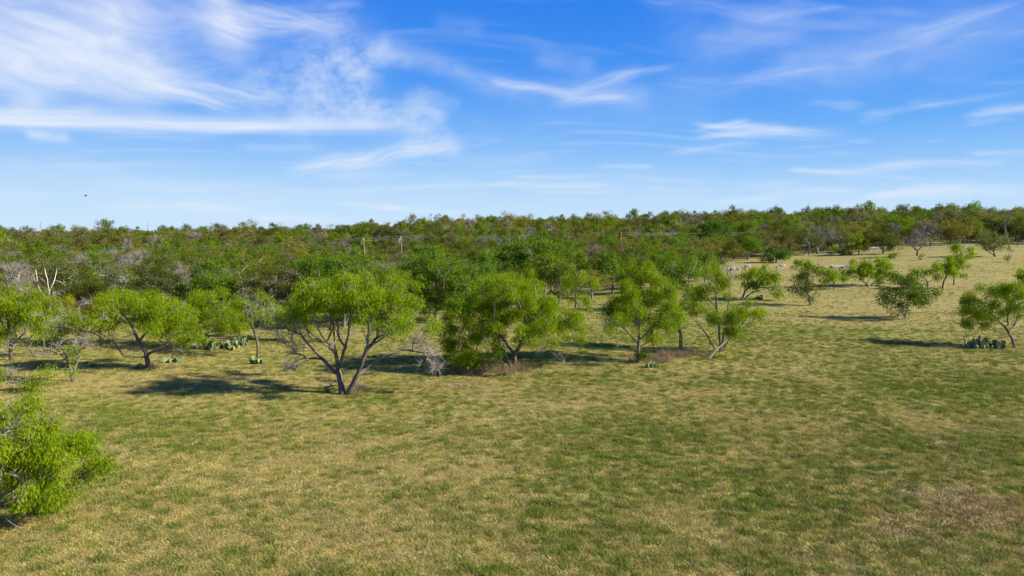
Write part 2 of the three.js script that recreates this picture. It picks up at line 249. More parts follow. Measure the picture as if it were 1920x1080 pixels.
      for (let s = 0; s < sides; s++) {
        const an = s / sides * 6.2832, c = Math.cos(an), sn = Math.sin(an), nx = ux * c + vx * sn, ny = uy * c + vy * sn, nz = uz * c + vz * sn;
        const lump = rad * (rad > 0.05 ? 0.88 + 0.24 * r() : 1);
        pos.push(X[p] + nx * lump, Y[p] + ny * lump, Z[p] + nz * lump); nor.push(nx, ny, nz);
        const ff = f * (0.6 + 0.8 * r()); col.push(barkA[0] * ff, barkA[1] * ff, barkA[2] * ff);
      }
      if (q) for (let s = 0; s < sides; s++) { const a0 = off + (q - 1) * sides + s, a1 = off + (q - 1) * sides + (s + 1) % sides; idx.push(a0, a1, a0 + sides, a1, a1 + sides, a0 + sides); }
    });
  };
  for (let i = 0; i < n; i++) if (P[i] < 0) chain(i, -1); else if (main[P[i]] !== i) chain(i, P[i]);
  // leaves and bare twigs
  const lp = [], lc = [], tp = [], tc = [], ls = opt.leafScale || 1, lm = opt.leafMult || 1, tint = spec.tint || [1, 1, 1], tri = opt.tri;
  const stick = (x, y, z, dx, dy, dz, len, w, c, f) => {
    const l = Math.hypot(dx, dy, dz) || 1; dx *= len / l; dy *= len / l; dz *= len / l;
    let ax = r() - 0.5, ay = r() - 0.5, az = r() - 0.5; const d = (ax * dx + ay * dy + az * dz) / (len * len); ax -= d * dx; ay -= d * dy; az -= d * dz; const al = (Math.hypot(ax, ay, az) || 1) / w * 2; ax /= al; ay /= al; az /= al;
    tp.push(x - ax, y - ay, z - az, x + ax, y + ay, z + az, x + dx, y + dy, z + dz);
    for (let q = 0; q < 3; q++) tc.push(c[0] * f, c[1] * f, c[2] * f);
  };
  for (const [e, st] of ends) {
    const x0 = X[e], y0 = Y[e], z0 = Z[e];
    if (st || !K.leaf) {
      const c = K.leaf ? [0.28, 0.255, 0.22] : K.c, m = Math.round((st === 2 ? 7 : K.leaf ? 6 : K.per) * (opt.twigMult || 1)), p = P[e] >= 0 ? P[e] : e;
      const ox = (x0 - X[p]) * 2, oy = (y0 - Y[p]) * 2, oz = (z0 - Z[p]) * 2;
      for (let i = 0; i < m; i++) stick(x0 + g() * 0.12 - ox * 0.2 * r(), y0 + g() * 0.12 - oy * 0.2 * r(), z0 + g() * 0.12 - oz * 0.2 * r(), ox + g() * 0.9, oy + g() * 0.8 + 0.1, oz + g() * 0.9, (0.3 + r() * 0.5) * (K.leaf ? 1 : 1.3) * Math.sqrt(ls), (K.leaf ? 0.021 : 0.02) * Math.max(0.8, ls), c, 0.7 + r() * 0.6);
      continue;
    }
    // every clump has its own random hue between the two leaf colours
    const cl = r(), hueOfClump = r() < 0.14 ? 0.9 : cl, cb = (0.82 + r() * 0.36), sz = (0.75 + r() * 0.5), m = Math.round(K.per * lm * (0.6 + r() * 0.8));
    const cr = K.cr * sz * Math.sqrt(ls) * (opt.crScale || 1);
    for (let i = 0; i < m; i++) {
      const th = r() * 6.2832, v = r() * 2 - 1, q = Math.pow(r(), 0.45) * cr, s = Math.sqrt(1 - v * v), ox = s * Math.cos(th), oy = v, oz = s * Math.sin(th);
      const x = x0 + ox * q, y = y0 + oy * q * (K.droop > 0.5 ? 0.95 : 0.75), z = z0 + oz * q;
      let dx = ox * 0.6 + g() * 0.8, dy = oy * 0.3 + g() * 0.7 - K.droop * 1.3, dz = oz * 0.6 + g() * 0.8; const l = Math.hypot(dx, dy, dz) || 1, len = mix(K.L[0], K.L[1], r()) * ls;
      dx *= len / l; dy *= len / l; dz *= len / l;
      let ax = g(), ay = g(), az = g(); const d = (ax * dx + ay * dy + az * dz) / (len * len); ax -= d * dx; ay -= d * dy; az -= d * dz; const w = len * K.W * 0.5 / (Math.hypot(ax, ay, az) || 1); ax *= w; ay *= w; az *= w;
      if (tri) { lp.push(x - ax, y - ay, z - az, x + ax, y + ay, z + az, x + dx, y + dy, z + dz); }
      else { const hx = x + dx * 0.45, hy = y + dy * 0.45, hz = z + dz * 0.45; lp.push(x, y, z, hx + ax, hy + ay, hz + az, x + dx, y + dy, z + dz, x, y, z, x + dx, y + dy, z + dz, hx - ax, hy - ay, hz - az); }
      const f = cb * (0.8 + r() * 0.4), u = Math.min(1, hueOfClump * 0.7 + r() * 0.3), R3 = mix(K.c[0], K.c2[0], u) * f * tint[0], G3 = mix(K.c[1], K.c2[1], u) * f * tint[1], B3 = mix(K.c[2], K.c2[2], u) * f * tint[2];
      for (let k = 0; k < (tri ? 3 : 6); k++) lc.push(R3, G3, B3);
    }
  }
  const geo = (p, c, nn, ix) => { const q = new THREE.BufferGeometry(); q.setAttribute('position', new THREE.Float32BufferAttribute(p, 3)); q.setAttribute('color', new THREE.Float32BufferAttribute(c, 3)); if (nn) q.setAttribute('normal', new THREE.Float32BufferAttribute(nn, 3)); if (ix) q.setIndex(ix); return q; };
  return { trunk: idx.length ? geo(pos, col, nor, idx) : null, leaves: lp.length ? geo(lp, lc) : null, twigs: tp.length ? geo(tp, tc) : null, raw: { pos, idx, col, lp, lc, tp, tc } };
}
const NAME = { mesquite: 'mesquite_tree', elm: 'leafy_tree', juniper: 'juniper_tree', oak: 'oak_tree', bare: 'leafless_tree', dead: 'dead_tree', oakdead: 'dead_tree' };
function assemble(group, parts) {
  if (parts.trunk) mesh('trunk', parts.trunk, barkMat, group);
  if (parts.leaves) mesh('crown', parts.leaves, leafMat, group);
  if (parts.twigs) mesh('twigs', parts.twigs, twigMat, group).userData.kind = 'stuff';
  return group;
}
// the trees of the pasture, each where it stands (metres): position, crown clumps (centre, radii), limbs
const TREES = [
  {"k":"mesquite","p":[-8.18,-0.02,-32.71],"b":[[1.26,4.9,0.18,2.09,0.92,1.88],[1.26,4.9,1.08,1.93,0.85,1.88],[1.26,4.9,1.32,1.93,0.85,1.88],[-1.05,4.83,0.66,1.43,0.92,1.29],[-1.05,4.83,1.07,1.32,0.85,1.29],[-1.05,4.83,1.88,1.32,0.85,1.29],[2.73,4.05,-0.7,1.07,0.77,0.97],[2.73,4.05,-0.15,0.99,0.7,0.97],[2.73,4.05,1.98,0.99,0.7,0.97],[0.24,5.42,0.22,1.43,0.61,1.29],[0.24,5.42,1.79,1.32,0.56,1.29],[0.24,5.42,-1.72,1.32,0.56,1.29],[-1.89,4.05,-0.05,0.92,0.66,0.83],[-1.89,4.05,-1.13,0.85,0.61,0.83],[-1.89,4.05,0.2,0.85,0.61,0.83],[2.03,5.21,0.11,1.33,0.71,1.19],[2.03,5.21,-2.17,1.22,0.66,1.19],[2.03,5.21,-1.26,1.22,0.66,1.19],[3.3,3.98,-0.33,0.51,0.51,0.46],[3.3,3.98,1.86,0.47,0.47,0.46],[3.3,3.98,1.18,0.47,0.47,0.46],[1.24,3.72,-0.51,1.02,0.36,0.92],[1.24,3.72,1.32,0.94,0.33,0.92],[1.24,3.72,-1.61,0.94,0.33,0.92],[4.06,3.15,0.17,0.46,0.36,0.41],[4.06,3.15,-1.66,0.42,0.33,0.41],[4.06,3.15,-2.22,0.42,0.33,0.41],[-2.49,3.92,0.55,0.46,0.36,0.41],[-2.49,3.92,-1.3,0.42,0.33,0.41],[-2.49,3.92,-1.27,0.42,0.33,0.41],[0.35,4.39,0.72,1.02,0.56,0.92],[0.35,4.39,1.66,0.94,0.52,0.92],[0.35,4.39,-0.94,0.94,0.52,0.92],[2.52,3.4,0.69,0.77,0.36,0.69],[2.52,3.4,0.17,0.7,0.33,0.69],[2.52,3.4,0.79,0.7,0.33,0.69]],"t":[[[-0.05,-0.15,-0.0],[-0.24,0.92,-0.14],[-0.45,2.1,-0.27],[-0.57,3.66,-0.41],[-0.75,4.7,-0.55]],[[-0.26,0.98,0.0],[-1.33,1.79,-0.6],[-2.14,2.57,-0.9],[-2.88,3.66,-1]],[[-0.45,2.1,0.0],[-1.35,3.28,1],[-1.98,3.79,1.6]],[[-0.54,2.36,0.0],[-0.06,3.4,-1],[0.27,4.44,-1.4]],[[0.18,-0.0,0.0],[0.72,1.05,0.18],[1.26,2.36,0.37],[1.41,3.4,0.55],[1.63,4.44,0.73]],[[1.21,2.31,-0.0],[2.38,3.15,1.2],[2.78,3.92,1.6]],[[0.62,0.92,-0.0],[1.46,1.53,-0.7],[2.63,2.05,-1.2],[3.33,2.57,-1.4],[4.1,2.23,-1.5],[4.77,1.37,-1.5]],[[-1.23,1.74,-0.6],[-2.16,1.63,-0.9],[-2.95,1.26,-1.2]],[[-0.49,2.36,-0.0],[-0.79,3.02,0.8],[-1.07,3.92,1.2]],[[-0.1,1.32,-0.0],[0.18,2.23,0.7],[0.58,3.15,1.2],[0.78,4.18,1.5]],[[1.21,2.36,-0.0],[0.72,3.4,-0.8],[0.47,4.18,-1.2]],[[0.18,2.62,0.9],[-0.05,3.66,1.4]],[[2.63,2.05,-1.2],[3.79,1.89,-1],[4.43,1.05,-0.8]]],"r":0.21,"l":"wide forked mesquite with bare lower limbs, nearest tree of the open pasture","bare":0.2,"n":null,"c":"tree","dens":1.05,"dead":[[-2.76,3.66,0,0.77,1.28,0.77],[-2.28,2.1,0,0.77,0.64,0.77],[4.25,1.97,0,0.66,0.77,0.66],[3.79,2.62,0,0.64,0.64,0.64],[-0.57,3.4,0,1.53,0.64,1.53],[1.99,3.01,0,1.28,0.64,1.28],[-2.56,1.31,0,0.46,0.31,0.46],[4.43,1.31,0,0.41,0.41,0.41],[-3.16,3.14,0,0.77,1.02,0.77],[-1.74,3.14,0,0.89,0.89,0.89]],"dn":280},
  {"k":"mesquite","p":[0.09,0.02,-38.99],"b":[[-0.4,4.01,0.3,2.59,1.46,2.33],[-0.4,4.01,-0.82,2.38,1.34,2.33],[-0.4,4.01,-0.96,2.38,1.34,2.33],[-2.54,3.09,0.54,1.58,1.34,1.42],[-2.54,3.09,-0.1,1.46,1.23,1.42],[-2.54,3.09,-0.94,1.46,1.23,1.42],[2.05,3.09,-0.03,1.67,1.34,1.51],[2.05,3.09,1.04,1.54,1.23,1.51],[2.05,3.09,-2.25,1.54,1.23,1.51],[-3.32,1.54,0.8,0.97,1.16,0.88],[-3.32,1.54,-2.42,0.9,1.06,0.88],[-3.32,1.54,1.27,0.9,1.06,0.88],[-1.79,1.23,0.58,1.46,0.97,1.31],[-1.79,1.23,-2.45,1.34,0.9,1.31],[-1.79,1.23,1.46,1.34,0.9,1.31],[3.44,2.1,-0.23,0.79,0.67,0.71],[3.44,2.1,0.4,0.73,0.62,0.71],[3.44,2.1,-2.49,0.73,0.62,0.71],[-0.09,4.87,-0.77,1.77,0.79,1.59],[-0.09,4.87,-1.62,1.62,0.73,1.59],[-0.09,4.87,2.31,1.62,0.73,1.59],[1.14,2.41,-0.51,1.46,0.79,1.31],[1.14,2.41,1.3,1.34,0.73,1.31],[1.14,2.41,2.18,1.34,0.73,1.31],[-2.87,0.45,0.75,0.91,0.55,0.82],[-2.87,0.45,-0.79,0.84,0.5,0.82],[-2.87,0.45,-0.74,0.84,0.5,0.82],[-1.01,2.78,0.04,1.22,0.91,1.1],[-1.01,2.78,1.4,1.12,0.84,1.1],[-1.01,2.78,-1.99,1.12,0.84,1.1]],"t":[[[0.0,-0.15,0.0],[0.06,0.86,0.13],[0.58,1.67,0.26],[0.67,2.78,0.39],[1.44,3.4,0.53]],[[0.06,0.79,0.0],[-0.55,1.67,0.21],[-1.17,2.16,0.42],[-2.24,2.78,0.63]],[[-0.19,0.05,0.0],[-0.55,0.92,-0.5],[-1.48,1.39,-1]],[[0.61,1.79,-0.0],[2.06,2.41,0.8],[3.29,2.32,1]],[[0.68,1.54,0.0],[1.29,1.36,-0.6],[2.06,0.86,-1],[2.99,0.67,-1.2]]],"r":0.2,"l":"broad round mesquite with drooping crown and dark forked trunk in the middle of the pasture","bare":0.06,"n":null,"c":"tree","dead":[[2.68,0.67,0,0.67,0.3,0.67],[1.45,1.23,0,0.61,0.3,0.61]],"dn":22,"dens":1.25},
  {"k":"mesquite","p":[7.56,0.06,-40.34],"b":[[0.18,4.89,-0.44,1.32,1.07,1.19],[0.18,4.89,-0.51,1.22,0.99,1.19],[0.18,4.89,0.36,1.22,0.99,1.19],[-1.07,3.84,0.45,1.2,1.13,1.08],[-1.07,3.84,-0.51,1.1,1.04,1.08],[-1.07,3.84,1.36,1.1,1.04,1.08],[1.46,3.84,0.05,1.32,1.32,1.19],[1.46,3.84,-0.6,1.22,1.22,1.19],[1.46,3.84,-0.59,1.22,1.22,1.19],[0.2,3.2,-0.35,1.51,1.13,1.36],[0.2,3.2,-1.35,1.39,1.04,1.36],[0.2,3.2,-1.13,1.39,1.04,1.36],[2.02,2.56,0.2,0.82,1.13,0.74],[2.02,2.56,1.6,0.75,1.04,0.74],[2.02,2.56,-1.09,0.75,1.04,0.74],[-1.85,2.88,-0.48,0.69,0.82,0.62],[-1.85,2.88,1.56,0.64,0.75,0.62],[-1.85,2.88,0.11,0.64,0.75,0.62],[1.02,1.92,-0.1,0.88,0.76,0.79],[1.02,1.92,-0.84,0.81,0.7,0.79],[1.02,1.92,0.3,0.81,0.7,0.79],[0.01,5.49,0.35,0.69,0.57,0.62],[0.01,5.49,-0.14,0.64,0.52,0.62],[0.01,5.49,-0.25,0.64,0.52,0.62],[-0.73,2.24,-0.48,0.63,0.57,0.57],[-0.73,2.24,1.34,0.58,0.52,0.57],[-0.73,2.24,-1.5,0.58,0.52,0.57]],"t":[[[0.0,-0.15,-0.0],[-0.02,1.12,-0.0],[0.03,2.24,-0.0],[0.03,3.84,-0.01],[0.08,5.11,-0.01]],[[-0.02,1.09,0.0],[-0.73,1.92,-0.4],[-1.37,2.4,-0.6],[-2.17,2.56,-0.7]],[[0.04,1.28,-0.0],[0.54,2.08,0.5],[1.31,3.04,0.8]]],"r":0.15,"l":"tall slim mesquite with a shrubby sprout at its foot, right of the round one","bare":0.08,"n":null,"c":"tree","dens":1.15,"dead":[[-1.85,2.4,0,0.63,0.44,0.63],[-0.26,2.56,0,0.63,0.63,0.63]],"dn":18,"sprout":1},
  {"k":"mesquite","p":[11.03,0.01,-44.05],"b":[[-0.12,2.4,0.1,0.89,1.17,0.8],[0.38,3.45,0.2,0.83,0.83,0.74],[-0.34,1.25,0.06,0.62,0.55,0.56]],"t":[[[0.0,-0.15,0.0],[-0.06,1.0,0.05],[-0.29,2.12,0.11],[-0.24,3.0,0.16]]],"r":0.17,"l":"small mesquite with a short grey trunk between the slim and the many-stemmed mesquites","bare":0.06,"n":null,"c":"tree"},
  {"k":"mesquite","p":[13.68,-0.02,-44.4],"b":[[-1.21,3.79,-0.41,0.97,0.76,0.87],[-1.21,3.79,-0.21,0.89,0.7,0.87],[-1.21,3.79,-1.11,0.89,0.7,0.87],[-0.12,4.49,0.36,0.97,0.76,0.87],[-0.12,4.49,-0.65,0.89,0.7,0.87],[-0.12,4.49,-0.15,0.89,0.7,0.87],[0.46,2.39,0.53,1.25,0.9,1.12],[0.46,2.39,1.11,1.15,0.83,1.12],[0.46,2.39,1.5,1.15,0.83,1.12],[1.5,2.74,-0.05,0.69,0.76,0.62],[1.5,2.74,-0.04,0.64,0.7,0.62],[1.5,2.74,0.73,0.64,0.7,0.62],[-0.49,5.54,-0.02,0.97,0.62,0.87],[-0.49,5.54,-0.66,0.89,0.57,0.87],[-0.49,5.54,-0.3,0.89,0.57,0.87],[-0.76,2.53,-0.37,0.76,0.62,0.69],[-0.76,2.53,-0.39,0.7,0.57,0.69],[-0.76,2.53,1.54,0.7,0.57,0.69],[0.84,1.4,0.48,0.76,0.49,0.69],[0.84,1.4,0.4,0.7,0.45,0.69],[0.84,1.4,-0.0,0.7,0.45,0.69],[-1.82,2.81,-0.17,0.55,0.69,0.5],[-1.82,2.81,-1.3,0.51,0.64,0.5],[-1.82,2.81,-0.72,0.51,0.64,0.5],[2.38,2.53,0.3,0.55,0.28,0.5],[2.38,2.53,1.16,0.51,0.26,0.5],[2.38,2.53,-0.44,0.51,0.26,0.5]],"t":[[[-0.14,-0.15,0.0],[-1.01,1.23,0.13],[-1.63,2.04,0.25],[-1.96,3.09,0.38]],[[0.0,-0.01,0.0],[-0.11,1.4,0.09],[-0.32,2.81,0.18],[-0.45,3.93,0.27],[-1.1,4.91,0.36]],[[0.11,-0.01,0.0],[0.18,1.23,0.06],[0.35,2.46,0.13],[0.45,4.04,0.19],[0.48,5.43,0.26]],[[0.17,0.06,0.0],[0.54,0.87,0.07],[1.21,1.69,0.14],[1.75,2.53,0.22]],[[-0.32,2.81,0.0],[-0.97,3.69,0.5],[-1.51,4.56,0.6]]],"r":0.1,"l":"many-stemmed mesquite with a fallen pole leaning on it, at the edge of the right field","bare":0.12,"n":null,"c":"tree","dens":1.2,"dead":[[-1.0,4.9,0,0.69,0.76,0.69],[0.56,4.9,0,0.49,0.9,0.49],[1.7,1.75,0,0.55,0.49,0.55]],"dn":24},
  {"k":"mesquite","p":[26.02,0.09,-76.76],"b":[[1.91,2.52,-0.14,2.04,1.2,1.83],[1.91,2.52,0.63,1.87,1.1,1.83],[1.91,2.52,-0.68,1.87,1.1,1.83],[0.39,3.0,-0.01,1.32,0.96,1.19],[0.39,3.0,0.83,1.21,0.88,1.19],[0.39,3.0,0.59,1.21,0.88,1.19],[3.45,1.32,-0.21,0.84,0.6,0.76],[3.45,1.32,1.38,0.77,0.55,0.76],[3.45,1.32,0.46,0.77,0.55,0.76],[2.79,3.12,0.08,1.08,0.84,0.97],[2.79,3.12,-1.51,0.99,0.77,0.97],[2.79,3.12,0.15,0.99,0.77,0.97]],"t":[[[-0.12,-0.15,-0.0],[0.33,1.01,-0.11],[1.33,1.92,-0.21],[2.21,2.52,-0.32]],[[0.12,0.11,0.0],[1.06,0.83,0.11],[2.37,1.19,0.22]]],"r":0.14,"l":"leaning mesquite with a bare curved trunk in the field behind the many-stemmed one","bare":0.1,"n":null,"c":"tree"},
  {"k":"mesquite","p":[-20.94,0.08,-38.68],"b":[[0.28,3.38,-0.05,1.75,0.97,1.58],[0.28,3.38,1.22,1.61,0.89,1.58],[0.28,3.38,0.57,1.61,0.89,1.58],[-1.56,3.08,0.38,1.15,0.97,1.03],[-1.56,3.08,-0.59,1.06,0.89,1.03],[-1.56,3.08,0.56,1.06,0.89,1.03],[2.09,3.08,0.31,1.27,0.91,1.14],[2.09,3.08,1.27,1.17,0.83,1.14],[2.09,3.08,-0.58,1.17,0.83,1.14],[2.81,2.09,0.44,0.85,0.66,0.76],[2.81,2.09,1.43,0.78,0.61,0.76],[2.81,2.09,0.73,0.78,0.61,0.76],[-0.61,3.99,0.61,1.33,0.66,1.2],[-0.61,3.99,1.76,1.22,0.61,1.2],[-0.61,3.99,0.07,1.22,0.61,1.2],[-2.21,2.22,0.04,0.6,0.42,0.54],[-2.21,2.22,-1.29,0.56,0.39,0.54],[-2.21,2.22,1.3,0.56,0.39,0.54],[1.15,2.46,0.56,1.06,0.66,0.95],[1.15,2.46,-0.09,0.97,0.61,0.95],[1.15,2.46,0.74,0.97,0.61,0.95]],"t":[[[0.09,-0.15,0.0],[0.01,0.92,0.09],[-0.36,1.54,0.18],[-0.53,2.31,0.26],[-0.95,3.08,0.35]],[[-0.71,0.49,0.8],[-1.04,1.23,0.8],[-1.48,1.66,0.6],[-2.56,1.51,0.3]],[[-0.36,1.54,-0.0],[0.85,2.71,0.5],[1.78,3.08,0.7]],[[-0.19,1.23,0.0],[-1.01,1.85,-0.8],[-2.1,1.54,-1.2]]],"r":0.2,"l":"spreading mesquite with twin dark trunks above small cacti, left of the forked one","bare":0.12,"n":null,"c":"tree","dens":1.1,"dead":[[-0.72,1.54,0,1.21,0.66,1.21],[-2.26,1.38,0,0.91,0.45,0.91],[1.4,1.23,0,0.91,0.42,0.91]],"dn":50},
  {"k":"mesquite","p":[-22.93,0.09,-35.15],"b":[[-0.0,3.45,0.05,1.15,0.49,1.04],[-0.0,3.45,0.33,1.06,0.45,1.04],[0.44,1.49,-0.05,0.49,0.49,0.44],[0.44,1.49,0.25,0.45,0.45,0.44],[-0.55,2.62,0.18,0.82,0.44,0.74],[-0.55,2.62,0.27,0.76,0.4,0.74],[0.94,3.09,0.15,0.77,0.49,0.69],[0.94,3.09,-0.94,0.71,0.45,0.69],[-1.2,1.83,-0.23,0.49,0.38,0.44],[-1.2,1.83,-0.12,0.45,0.35,0.44]],"t":[[[0.02,-0.15,0.0],[-0.12,0.93,0.04],[-0.38,1.69,0.08],[-0.89,2.39,0.12]],[[0.03,0.08,-0.0],[0.24,1.27,-0.08],[0.48,2.11,-0.16],[0.86,3.01,-0.23]],[[-0.12,0.88,0.0],[-0.95,1.38,-0.5],[-2.11,1.55,-0.9]],[[0.24,1.27,0.0],[0.88,1.83,0.6],[1.45,2.11,0.9]]],"r":0.14,"l":"half bare mesquite with a pale split trunk near the left edge","bare":0.4,"n":null,"c":"tree","dead":[[-0.36,2.11,0,1.1,0.77,1.1],[-1.37,1.49,0,0.96,0.33,0.96],[0.75,2.11,0,0.82,0.69,0.82],[-0.31,2.95,0,1.1,0.55,1.1]],"dn":90},
  {"k":"mesquite","p":[-30.77,-0.01,-41.4],"b":[[0.24,3.74,-0.47,1.68,1.03,1.51],[0.24,3.74,-0.09,1.55,0.95,1.51],[0.24,3.74,-0.85,1.55,0.95,1.51],[1.46,2.43,-0.46,1.23,1.03,1.11],[1.46,2.43,-1.14,1.13,0.95,1.11],[1.46,2.43,-0.57,1.13,0.95,1.11],[-1.13,2.76,-0.33,1.23,1.16,1.11],[-1.13,2.76,-0.95,1.13,1.07,1.11],[-1.13,2.76,-1.44,1.13,1.07,1.11],[-0.54,1.77,-0.04,1.55,0.84,1.4],[-0.54,1.77,-0.37,1.43,0.77,1.4],[-0.54,1.77,0.35,1.43,0.77,1.4],[2.1,3.41,0.09,0.78,0.58,0.7],[2.1,3.41,-0.81,0.71,0.54,0.7],[2.1,3.41,1.25,0.71,0.54,0.7],[0.83,2.82,-0.52,1.29,0.97,1.16],[0.83,2.82,-0.29,1.19,0.89,1.16],[0.83,2.82,-0.69,1.19,0.89,1.16]],"t":[[[0.03,-0.15,-0.0],[0.05,0.85,-0.04],[-0.05,1.84,-0.08],[-0.15,2.82,-0.12]],[[1.02,-0.54,-1.5],[0.55,0.39,-1],[0.07,1.18,-0.5],[0.48,2.5,0]],[[0.05,0.85,0.0],[1.08,1.67,0.21],[1.62,2.5,0.43]]],"r":0.16,"l":"bushy bright mesquite at the left edge behind the half bare one","bare":0.12,"n":null,"c":"tree","dead":[[0.07,1.18,0,1.29,0.65,1.29]],"dn":25},
  {"k":"mesquite","p":[-26.41,0.02,-33.1],"b":[[3.64,0.77,-0.14,0.57,0.36,0.51],[3.64,0.77,-1.54,0.52,0.33,0.51],[3.64,0.77,0.38,0.52,0.33,0.51],[2.66,0.5,-0.45,0.72,0.31,0.65],[2.66,0.5,0.15,0.67,0.29,0.65],[2.66,0.5,-0.53,0.67,0.29,0.65],[0.21,1.19,0.09,1.55,0.93,1.4],[0.21,1.19,1.52,1.43,0.86,1.4],[0.21,1.19,1.06,1.43,0.86,1.4],[0.98,0.93,-0.09,0.9,0.52,0.81],[0.98,0.93,1.04,0.83,0.48,0.81],[0.98,0.93,0.47,0.83,0.48,0.81]],"t":[[[0.0,-0.15,-0.0],[0.3,0.53,-0.05],[1.22,0.61,-0.09],[2.8,0.61,-0.14],[3.72,0.71,-0.18]],[[0.02,0.26,-0.0],[0.06,0.93,-0.25],[0.23,1.46,-0.49]]],"r":0.13,"l":"low mesquite reaching in from the left edge with a bare white bough","bare":0.25,"n":null,"c":"tree","dead":[[2.27,0.61,0,0.78,0.26,0.78],[1.77,0.93,0,0.65,0.26,0.65]],"dn":24},
  {"k":"mesquite","p":[-14.48,0.06,-17.57],"b":[[1.87,2.77,0.1,0.77,0.6,0.69],[1.87,2.77,0.19,0.71,0.56,0.69],[1.87,2.77,1.39,0.71,0.56,0.69],[2.61,2.2,0.47,0.69,0.47,0.62],[2.61,2.2,0.33,0.63,0.43,0.62],[2.61,2.2,-0.45,0.63,0.43,0.62],[1.8,1.65,0.4,1.03,0.69,0.93],[1.8,1.65,-1.52,0.95,0.63,0.93],[1.8,1.65,-1.19,0.95,0.63,0.93],[2.75,1.39,0.07,0.58,0.49,0.52],[2.75,1.39,0.35,0.53,0.45,0.52],[2.75,1.39,-1.09,0.53,0.45,0.52],[1.27,3.23,0.13,0.63,0.36,0.57],[1.27,3.23,1.19,0.58,0.33,0.57],[1.27,3.23,-0.38,0.58,0.33,0.57],[1.46,0.63,-0.07,0.63,0.44,0.57],[1.46,0.63,-0.83,0.58,0.4,0.57],[1.46,0.63,-0.63,0.58,0.4,0.57],[0.14,1.98,0.48,1.23,1.23,1.11],[0.14,1.98,-0.37,1.14,1.14,1.11],[0.14,1.98,1.4,1.14,1.14,1.11],[2.32,0.9,0.42,0.55,0.33,0.49],[2.32,0.9,0.29,0.5,0.3,0.49],[2.32,0.9,-0.73,0.5,0.3,0.49],[1.0,2.34,0.49,0.96,0.77,0.86],[1.0,2.34,-0.01,0.88,0.71,0.86],[1.0,2.34,-0.26,0.88,0.71,0.86],[-0.86,1.84,-0.18,0.96,1.17,0.86],[-0.86,1.84,1.47,0.88,1.07,0.86],[-0.86,1.84,-0.03,0.88,1.07,0.86],[1.97,2.05,-0.22,0.82,0.55,0.74],[1.97,2.05,-0.07,0.76,0.5,0.74],[1.97,2.05,-1.15,0.76,0.5,0.74]],"t":[[[0.0,-0.15,0.0],[0.09,0.9,0.05],[0.4,1.77,0.1],[1.02,2.63,0.15]],[[0.08,0.75,-0.0],[0.66,1.33,-0.02],[1.53,1.84,-0.05],[2.54,2.2,-0.07]],[[0.07,0.6,-0.0],[0.91,0.9,-0.09],[1.77,1.11,-0.17],[2.63,1.33,-0.26]],[[0.0,0.46,0.0],[-0.33,1.33,0.18],[-0.56,2.05,0.36]],[[0.06,0.46,0.0],[1.16,0.38,0.21],[1.85,0.09,0.41]]],"r":0.12,"l":"bright feathery mesquite bush cut by the lower left edge, nearest to the camera","bare":0.12,"n":null,"c":"tree","dead":[[1.82,1.91,0,0.96,0.69,0.96],[1.31,2.78,0,0.82,0.41,0.82]],"dn":70,"dens":1.5},
  {"k":"mesquite","p":[-16.05,-0.06,-42.49],"b":[[-0.43,3.17,-0.33,0.66,0.53,0.6],[-0.43,3.17,0.07,0.61,0.49,0.6],[0.87,3.17,-0.15,0.8,0.6,0.72],[0.87,3.17,0.88,0.73,0.55,0.72],[1.69,2.87,0.19,0.6,0.6,0.54],[1.69,2.87,-0.52,0.55,0.55,0.54],[0.22,3.74,-0.16,0.8,0.46,0.72],[0.22,3.74,-0.7,0.73,0.43,0.72]],"t":[[[-0.0,-0.15,0.0],[0.1,1.04,0.14],[-0.07,1.85,0.28],[-0.45,2.73,0.41]],[[0.02,1.65,-0.0],[0.55,2.66,-0.09],[1.1,3.23,-0.17]],[[0.1,1.04,0.0],[0.67,2.06,0.4],[1.35,2.56,0.6]]],"r":0.1,"l":"thin young mesquite with bare upper twigs and a cactus at its foot","bare":0.5,"n":null,"c":"tree","dead":[[-0.14,3.07,0,0.86,0.93,0.86],[0.85,2.74,0,0.83,0.73,0.83]],"dn":60},
  {"k":"elm","p":[-26.04,-0.15,-59.08],"b":[[0.15,3.91,-0.03,2.21,1.48,1.99],[0.15,3.91,0.44,2.04,1.36,1.99],[0.15,3.91,0.31,2.04,1.36,1.99],[-1.05,2.75,0.24,1.29,1.11,1.16],[-1.05,2.75,-1.15,1.19,1.02,1.16],[-1.05,2.75,0.79,1.19,1.02,1.16],[1.48,2.52,-0.2,1.2,1.2,1.08],[1.48,2.52,0.1,1.1,1.1,1.08],[1.48,2.52,-0.49,1.1,1.1,1.08],[0.59,0.94,-0.2,1.57,1.01,1.41],[0.59,0.94,0.09,1.44,0.93,1.41],[0.59,0.94,-0.11,1.44,0.93,1.41],[-0.05,4.93,-0.14,1.38,0.74,1.25],[-0.05,4.93,0.74,1.27,0.68,1.25],[-0.05,4.93,0.27,1.27,0.68,1.25]],"t":[[[0,-0.15,0],[0.05,2.0608,0],[0.1,3.864,0.1]]],"r":0.2,"l":"dense round bright green tree rising behind the left mesquites","bare":0.06,"n":null,"c":"tree"},
